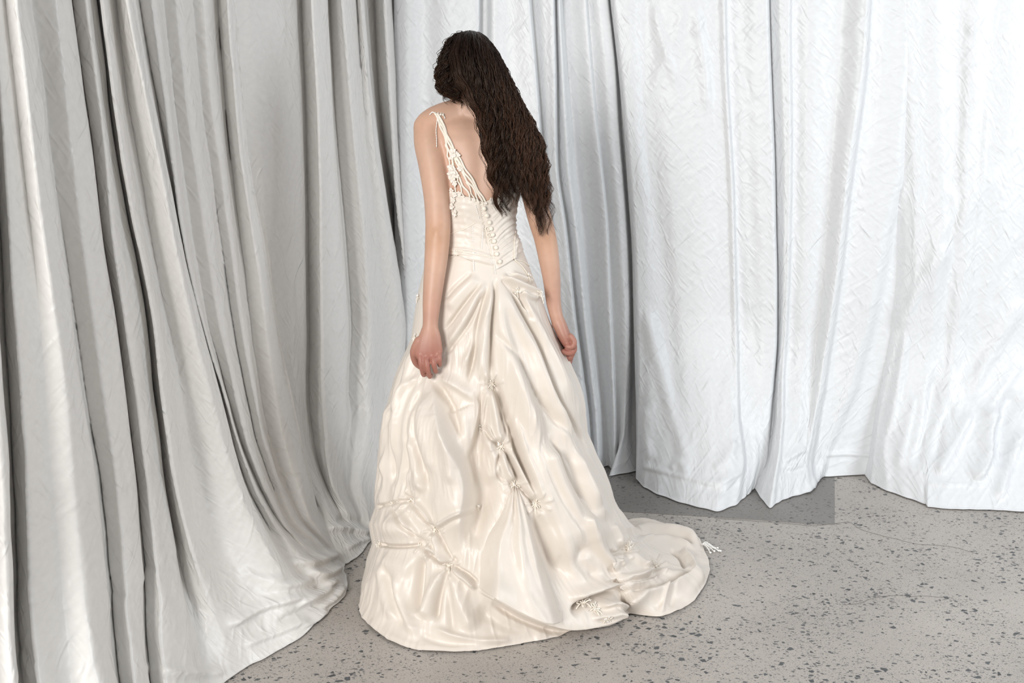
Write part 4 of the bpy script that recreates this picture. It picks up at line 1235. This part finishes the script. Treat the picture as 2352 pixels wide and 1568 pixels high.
BT = [tree_bod, tree_skirt]
for pts in ([(1183, 532), (1181, 560), (1182, 588), (1181, 597)], [(1181, 597), (1198, 612), (1212, 632), (1218, 645)], [(1036, 574), (1065, 579), (1095, 585), (1135, 592)],
            [(1036, 536), (1052, 530), (1068, 525), (1090, 512)], [(1036, 590), (1060, 582), (1090, 578)], [(1182, 597), (1200, 600), (1216, 612)], [(1040, 582), (1052, 574), (1068, 580)]):
    cord('twig_cord', pts, BT, .0016, MAT_SATIN2, bodice)
bead_me = Soup(); bead_me.ell((0, 0, 0), (.0022, .0022, .0022), 8, 6); bead_me = bead_me.mesh('bead'); bead_me.materials.append(MAT_BEAD)
def bead_string(pts, trees, parent, n):
    P = on_surface(pts, trees, .0025, n)
    s = Soup()
    for p in P:
        if rnd.random() < .8:
            s.ell(p, (.0019, .0019, .0019), 6, 4)
    if s.n:
        link('bead_string', s.mesh('bead_string'), MAT_BEAD, parent, kind='stuff')
for pts, n in (([(1086, 520), (1087, 560), (1088, 600), (1089, 622)], 26), ([(1106, 470), (1109, 510), (1108, 545), (1106, 570)], 26), ([(1080, 440), (1092, 470), (1100, 500)], 18),
               ([(1038, 575), (1075, 580), (1120, 586)], 22), ([(1134, 600), (1136, 615), (1138, 632)], 10), ([(1040, 455), (1045, 480), (1043, 500)], 10)):
    bead_string(pts, BT, bodice, n)


def tuft(name, x, y, trees, parent, size=.012, nlo=7, mat=None, off=.003, beads=True):
    """small gathered bow: satin loops, cut ends and a few glass beads"""
    h = cast(trees, x, y)
    if h is None:
        return
    p, n = h[0], out_normal(h[1], h[0])
    t = np.cross(n, [0, 0, 1.0]); t /= np.linalg.norm(t) + 1e-9; b = np.cross(n, t)
    s = Soup(); p = p + n * off
    s.ell(p, (size * .35, size * .35, size * .35), 10, 8)
    for q in range(nlo):
        a = 2 * math.pi * q / nlo + rnd.uniform(-.3, .3)
        d = t * math.cos(a) + b * math.sin(a); L = size * rnd.uniform(.8, 1.5)
        if q % 2:
            e = d * math.cos(1.2) + np.cross(n, d) * math.sin(1.2)
            pts = [p, p + d * L * .7 + n * size * .5, p + d * L + e * L * .25 + n * size * .3, p + d * L * .55 + e * L * .35 + n * size * .2, p + n * .001]
        else:
            pts = [p, p + d * L * .6 + n * size * .35, p + d * L * 1.3 + n * size * rnd.uniform(.0, .3) - np.array([0, 0, .003])]
        s.tube(spline(pts, 12), np.stack([np.full(12, size * .12), np.full(12, size * .05)], 1), 6)
    o = link(name, s.mesh(name), mat or MAT_SATIN2, parent)
    if beads:
        s2 = Soup()
        for q in range(5):
            s2.ell(p + t * rnd.uniform(-1, 1) * size * .8 + b * rnd.uniform(-1.5, .5) * size + n * size * .45, (.0021,) * 3, 8, 6)
        link('bead', s2.mesh('bead'), MAT_BEAD, o)
    return o


ST = [tree_skirt, tree_flap]
for x, y, sz in ((1128, 884, .011), (1150, 1025, .015), (1181, 1112, .013), (1232, 1157, .014), (1001, 1215, .012), (1031, 1300, .015), (968, 1249, .011), (872, 1249, .009), (945, 1149, .011), (903, 1154, .009),
                 (1440, 1258, .016), (1505, 1300, .013), (1240, 679, .012), (1190, 668, .010), (962, 684, .008), (955, 776, .009), (1262, 733, .007), (1104, 983, .008), (1096, 1164, .006), (1340, 1388, .018), (1365, 1400, .016), (1392, 1420, .012), (1216, 636, .008)):
    tuft('ribbon_knot', x, y, ST, skirt, sz)
# tassel trailing off the train onto the floor
ts = Soup()
tp = FL(1612, 1258); tq = FL(1640, 1264)
for q in range(9):
    e = tq + np.array([rnd.uniform(-.02, .02), rnd.uniform(-.03, .03), 0]); e[2] = .004
    m_ = (tp + e) / 2 + np.array([0, 0, rnd.uniform(.008, .02)])
    ts.tube(spline([tp + [0, 0, .014], m_, e], 10), np.full(10, .0016), 6)
    ts.ell(e + [0, 0, .001], (.0042, .0042, .0036), 10, 6)
link('bead_tassel', ts.mesh('bead_tassel'), MAT_BEAD, skirt, label='clear glass bead tassel trailing off the train')

# strap over the left shoulder: braided cords with petals
TB = [tree_body, tree_bod]
strap_paths = [
    [(1000, 263), (1012, 290), (1024, 320), (1034, 350), (1046, 385), (1060, 418), (1074, 440), (1082, 458)],
    [(1003, 263), (1016, 290), (1029, 320), (1041, 350), (1056, 385), (1074, 415), (1090, 438), (1100, 466)],
    [(1006, 264), (1020, 290), (1034, 322), (1047, 352), (1060, 382), (1074, 405), (1096, 438), (1110, 468)],
    [(1008, 265), (1024, 300), (1040, 335), (1057, 365), (1078, 400), (1100, 438), (1117, 466)],
    [(1024, 318), (1028, 345), (1034, 375), (1040, 405), (1050, 446)], [(1040, 350), (1042, 380), (1052, 410), (1066, 452)], [(1046, 358), (1062, 392), (1074, 420), (1090, 460)]]
stp = Soup()
for k, pts in enumerate(strap_paths):
    P = on_surface(pts, TB, .0035, 40)
    if len(P) > 4:
        tw = np.stack([.0016 * np.sin(np.linspace(0, 30, len(P)) + k * 1.6), 0 * np.linspace(0, 1, len(P)), .0016 * np.cos(np.linspace(0, 30, len(P)) + k * 1.6)], 1)
        stp.tube(P + tw, np.full(len(P), .0032 if k < 4 else .0024), 8)
        if k < 4:     # over the shoulder and down the front
            p0 = P[0]
            fr = [p0, p0 + [.004, .03, .010], p0 + [.010, .07, .002], p0 + [.014, .10, -.035], p0 + [.02, .115, -.10], p0 + [.03, .115, -.16]]
            Q = spline(fr, 24) + np.array([.004 * k, 0, 0])
            stp.tube(Q, np.full(24, .0032), 8)
strap = link('shoulder_strap', stp.mesh('shoulder_strap'), MAT_SATIN2, bodice)


def petals(name, x, y, trees, parent, size, n=8):
    h = cast(trees, x, y)
    if h is None:
        return
    p, nn = h[0] + out_normal(h[1], h[0]) * .005, out_normal(h[1], h[0])
    t = np.cross(nn, [0, 0, 1.0]); t /= np.linalg.norm(t) + 1e-9; b = np.cross(nn, t)
    Vs, Fs = [], []
    for q in range(n):
        a = 2 * math.pi * q / n + rnd.uniform(-.3, .3); L = size * rnd.uniform(.7, 1.2)
        d = t * math.cos(a) + b * math.sin(a); e = np.cross(nn, d)
        lift = rnd.uniform(.2, .8)
        rows_ = []
        for u in np.linspace(0, 1, 5):
            w = L * .38 * math.sin(math.pi * min(u * .85 + .12, 1))
            cpt = p + d * L * u + nn * L * lift * u * (1.2 - .6 * u)
            rows_.append([cpt - e * w + nn * w * .3, cpt, cpt + e * w + nn * w * .3])
        k0 = len(Vs) * 15
        Vs.append(np.array(rows_).reshape(-1, 3)); Fs.append(grid_faces(5, 3) + k0)
    o = link(name, mesh_np(name, np.vstack(Vs), np.vstack(Fs)), MAT_LACE, parent)
    m = o.modifiers.new('t', 'SOLIDIFY'); m.thickness = .0006
    return o


for x, y, s in ((1044, 352, .013), (1040, 362, .010), (1052, 356, .010), (1044, 392, .014), (1037, 400, .013), (1050, 402, .012), (1042, 412, .012), (1038, 384, .010), (1058, 388, .008), (1048, 420, .010)):
    petals('lace_flower', x, y, TB, bodice, s)
for x, y in ((1040, 438), (1048, 446), (1043, 460), (1041, 475), (1056, 444), (1046, 490)):
    petals('lace_flower', x, y, TB, bodice, .010, 7)
# loose thread hanging off the strap
th_s = Soup()
for pts in ([(988, 264), (994, 259), (1002, 262)], [(1004, 275), (1001, 300), (1002, 320), (1002, 338)], [(1010, 264), (1018, 265), (1022, 272)]):
    P = on_surface(pts, TB, .003, 20)
    if len(P) > 4:
        th_s.tube(P, np.full(len(P), .0011), 5)
        for p in P[::2]:
            th_s.ell(p, (.0019,) * 3, 6, 4)
link('bead_string', th_s.mesh('bead_string'), MAT_BEAD, bodice, kind='stuff')
# gathered lace along the right side of the neckline
for x, y in ((1128, 459), (1137, 456), (1146, 452), (1154, 447), (1162, 442), (1170, 437), (1178, 432), (1185, 427), (1190, 422)):
    petals('lace_frill', x, y, TB, bodice, .011, 7)

# ------------------------------------------------------------------ hair
# guide locks, from the face side (left) over the back to the right: (x, y, depth)
GUIDES = [
    [(1072, 84, .10), (1058, 77, .06), (1030, 96, .03), (1011, 140, .0), (1006, 180, -.015), (1012, 206, -.02), (1026, 232, -.02)],
    [(1073, 84, .10), (1060, 76, .055), (1036, 93, .01), (1020, 140, -.025), (1018, 185, -.045), (1032, 212, -.06), (1048, 222, -.065)],
    [(1074, 83, .10), (1063, 75.5, .05), (1042, 90, -.015), (1030, 140, -.052), (1038, 185, -.068), (1050, 208, -.078), (1060, 226, -.08)],
    [(1074, 83, .10), (1063, 75.5, .05), (1042, 90, -.015), (1029, 140, -.050), (1036, 185, -.065), (1062, 222, -.080), (1085, 262, -.100), (1096, 310, -.128), (1104, 380, -.142), (1119, 450, -.135)],
    [(1077, 81, .10), (1069, 73.5, .045), (1056, 89, -.035), (1052, 140, -.078), (1068, 190, -.090), (1092, 235, -.100), (1108, 290, -.126), (1117, 350, -.144), (1126, 400, -.146), (1138, 452, -.138)],
    [(1080, 80, .10), (1077, 72.5, .04), (1074, 89, -.045), (1080, 140, -.090), (1096, 190, -.103), (1114, 240, -.108), (1130, 295, -.130), (1144, 350, -.147), (1156, 400, -.148), (1166, 446, -.140)],
    [(1084, 80, .10), (1085, 72.5, .04), (1092, 89, -.040), (1106, 140, -.090), (1122, 190, -.104), (1140, 240, -.108), (1158, 295, -.128), (1172, 350, -.143), (1184, 400, -.140), (1194, 438, -.128)],
    [(1088, 82, .10), (1093, 75, .045), (1108, 92, -.028), (1128, 140, -.074), (1146, 190, -.090), (1166, 240, -.097), (1186, 295, -.112), (1203, 350, -.120), (1216, 410, -.100), (1228, 474, -.078)],
    [(1091, 83, .10), (1099, 76, .05), (1120, 98, .0), (1143, 140, -.040), (1162, 190, -.062), (1183, 240, -.072), (1210, 295, -.086), (1230, 350, -.090), (1240, 415, -.070), (1244, 482, -.055)],
    [(1094, 84, .10), (1104, 78, .06), (1129, 103, .03), (1152, 140, -.005), (1171, 182, -.030), (1193, 228, -.045), (1222, 283, -.055), (1246, 335, -.05), (1256, 400, -.04), (1263, 470, -.035)],
]
NT = 46
GW = np.array([[*spline(np.array([W(*p) for p in g]), NT)] for g in GUIDES])     # guides, samples, 3
NG = len(GUIDES)


def guide_at(u):
    i = np.clip(np.floor(u).astype(int), 0, NG - 2); f = (u - i)[:, None, None]
    return GW[i] * (1 - f) + GW[i + 1] * f


# skull cap and mass of hair beneath the locks
mass_s = Soup()
mass_s.ell(hp(0, -.012, .022), (.0765, .0935, .0905), 28, 16, HR)
def hair_mass(u0, u1, n, k0, k1, inset, thick):
    core = guide_at(np.linspace(u0, u1, n))
    cen = core.mean(0, keepdims=True)
    outer = core + np.array([0, inset, 0]); outer = outer + (cen - outer) * np.array([.06, 0, 0])
    outer = outer[:, k0:k1]
    loop = np.concatenate([outer, (outer + np.array([0, thick, 0]))[::-1]], 0)
    mV = loop.transpose(1, 0, 2); nk, nc = mV.shape[:2]
    mF = [list(f) for f in grid_faces(nk, nc, True)]
    Vv = np.vstack([mV.reshape(-1, 3), mV[0].mean(0), mV[-1].mean(0)])
    for i in range(0, nc, 2):
        mF.append([nk * nc, (i + 2) % nc, i + 1, i]); mF.append([nk * nc + 1, (nk - 1) * nc + i, (nk - 1) * nc + i + 1, (nk - 1) * nc + (i + 2) % nc])
    mass_s.add(Vv, mF)


hair_mass(3, NG - 1.0, 40, 7, int(NT * .86), .016, .022)
hair_mass(0, 2.0, 16, 8, int(NT * .86), .008, .02)

MAT_HAIR, nt, b = attr_color_mat('dark_brown_hair', .42)
b.inputs['Specular IOR Level'].default_value = .28
b.inputs['Specular Tint'].default_value = (1, .82, .68, 1)
MAT_HAIR_BASE = simple('hair_underlayer', (.007, .004, .0035), .7)
hair = link('hair', mass_s.mesh('hair'), MAT_HAIR_BASE, person)

NS = 4600
NP = 40
u = rng.uniform(3, NG - 1, NS)
u[:800] = rng.uniform(0, 2.0, 800)
nclump = 210
cl_u = np.sort(rng.uniform(3, NG - 1, nclump)); cl_u[:40] = np.linspace(0, 2, 40)
cl = np.argmin(np.abs(cl_u[None] - u[:, None]) + rng.uniform(0, .05, (NS, nclump)), 1)
cu = cl_u[cl]
phase = rng.uniform(0, 6.28, nclump)[cl] + rng.normal(0, .32, NS)
wl = rng.uniform(.045, .075, nclump)[cl]
lay = .006 * rng.standard_normal(nclump)[cl] + rng.normal(0, .003, NS)
tend = np.clip(.95 + .085 * rng.standard_normal(nclump)[cl] + rng.normal(0, .035, NS), .66, 1.10)
tt = np.linspace(0, 1, NP)
pull = .1 + .86 * smooth((np.linspace(0, 1, NT) - .25) / .6)
base_l = guide_at(u); base_c = guide_at(cu)
fl_ = base_l * (1 - pull[None, :, None]) + base_c * pull[None, :, None]
fl_ = fl_ + rng.normal(0, .0022, (NS, 1, 3)) * np.linspace(.3, 1, NT)[None, :, None] + (rng.normal(0, .0035, (nclump, 1, 3))[cl]) * np.linspace(0, 1, NT)[None, :, None]
ti = tt[None] * tend[:, None] * (NT - 1)
i0 = np.clip(np.floor(ti).astype(int), 0, NT - 2); f = (ti - i0)[..., None]
ar = np.arange(NS)[:, None]
out = fl_[ar, i0] * (1 - f) + fl_[ar, i0 + 1] * f
seglen = np.linalg.norm(np.diff(out, axis=1), axis=-1)
arc = np.concatenate([np.zeros((NS, 1)), np.cumsum(seglen, 1)], 1)
amp = (.0022 + .0056 * smooth((tt - .2) / .7))[None] * rng.uniform(.6, 1.25, nclump)[cl][:, None]
curl = np.where(u < 2.5, 1.6, 1.0)[:, None]
w_ = 2 * math.pi * arc / (wl[:, None] / np.sqrt(curl)) + phase[:, None]
out[..., 0] += amp * curl * np.sin(w_)
out[..., 1] += amp * np.cos(w_) * .9 - lay[:, None] * smooth(tt * 6)[None] - .004
out[..., 2] += .3 * amp * np.sin(w_ * .5 + 1)
fly = rng.random(NS) < .06
out[fly] += (rng.normal(0, .008, (fly.sum(), 1, 3)) * smooth((tt - .08) * 2)[None, :, None])
# lock colours: near black at the crown, browner towards the ends and the outer right side
lightc = np.clip(rng.beta(1.6, 3.2, nclump)[cl] + rng.normal(0, .10, NS), 0, 1)
sunny = lightc[:, None] * (.25 + .75 * smooth((tt - .25) / .6))[None] * (.6 + .4 * smooth((u - 4) / 4))[:, None]
ca_, cb_ = np.array([.0075, .0042, .0036]), np.array([.115, .050, .026])
hcol = ca_[None, None] * (1 - sunny[..., None]) + cb_[None, None] * sunny[..., None]
r = (.00075 + .0005 * rng.random(NS))[:, None] * np.interp(tt, [0, .1, .7, 1], [.8, 1, .9, .15])[None]
T = np.gradient(out, axis=1); T /= np.linalg.norm(T, axis=-1, keepdims=True) + 1e-9
Aa = np.cross(T, np.array([0, 1.0, 0.05])); Aa /= np.linalg.norm(Aa, axis=-1, keepdims=True) + 1e-9
Bb = np.cross(T, Aa)
ring = np.stack([out + (Aa * math.cos(a) + Bb * math.sin(a)) * r[..., None] for a in (0, 2.0944, 4.18879)], 2)   # NS,NP,3,3
HV = ring.reshape(-1, 3)
f1 = grid_faces(NP, 3, True)
HF = (f1[None] + (np.arange(NS) * NP * 3)[:, None, None]).reshape(-1, 4)
lock_me = mesh_np('hair_locks', HV, HF)
hc = np.repeat(hcol.reshape(-1, 3), 3, 0)
lca = lock_me.color_attributes.new('tone', 'FLOAT_COLOR', 'POINT')
lca.data.foreach_set('color', np.hstack([hc, np.ones((len(hc), 1))]).astype(np.float32).ravel())
link('hair_locks', lock_me, MAT_HAIR, hair, kind='stuff')
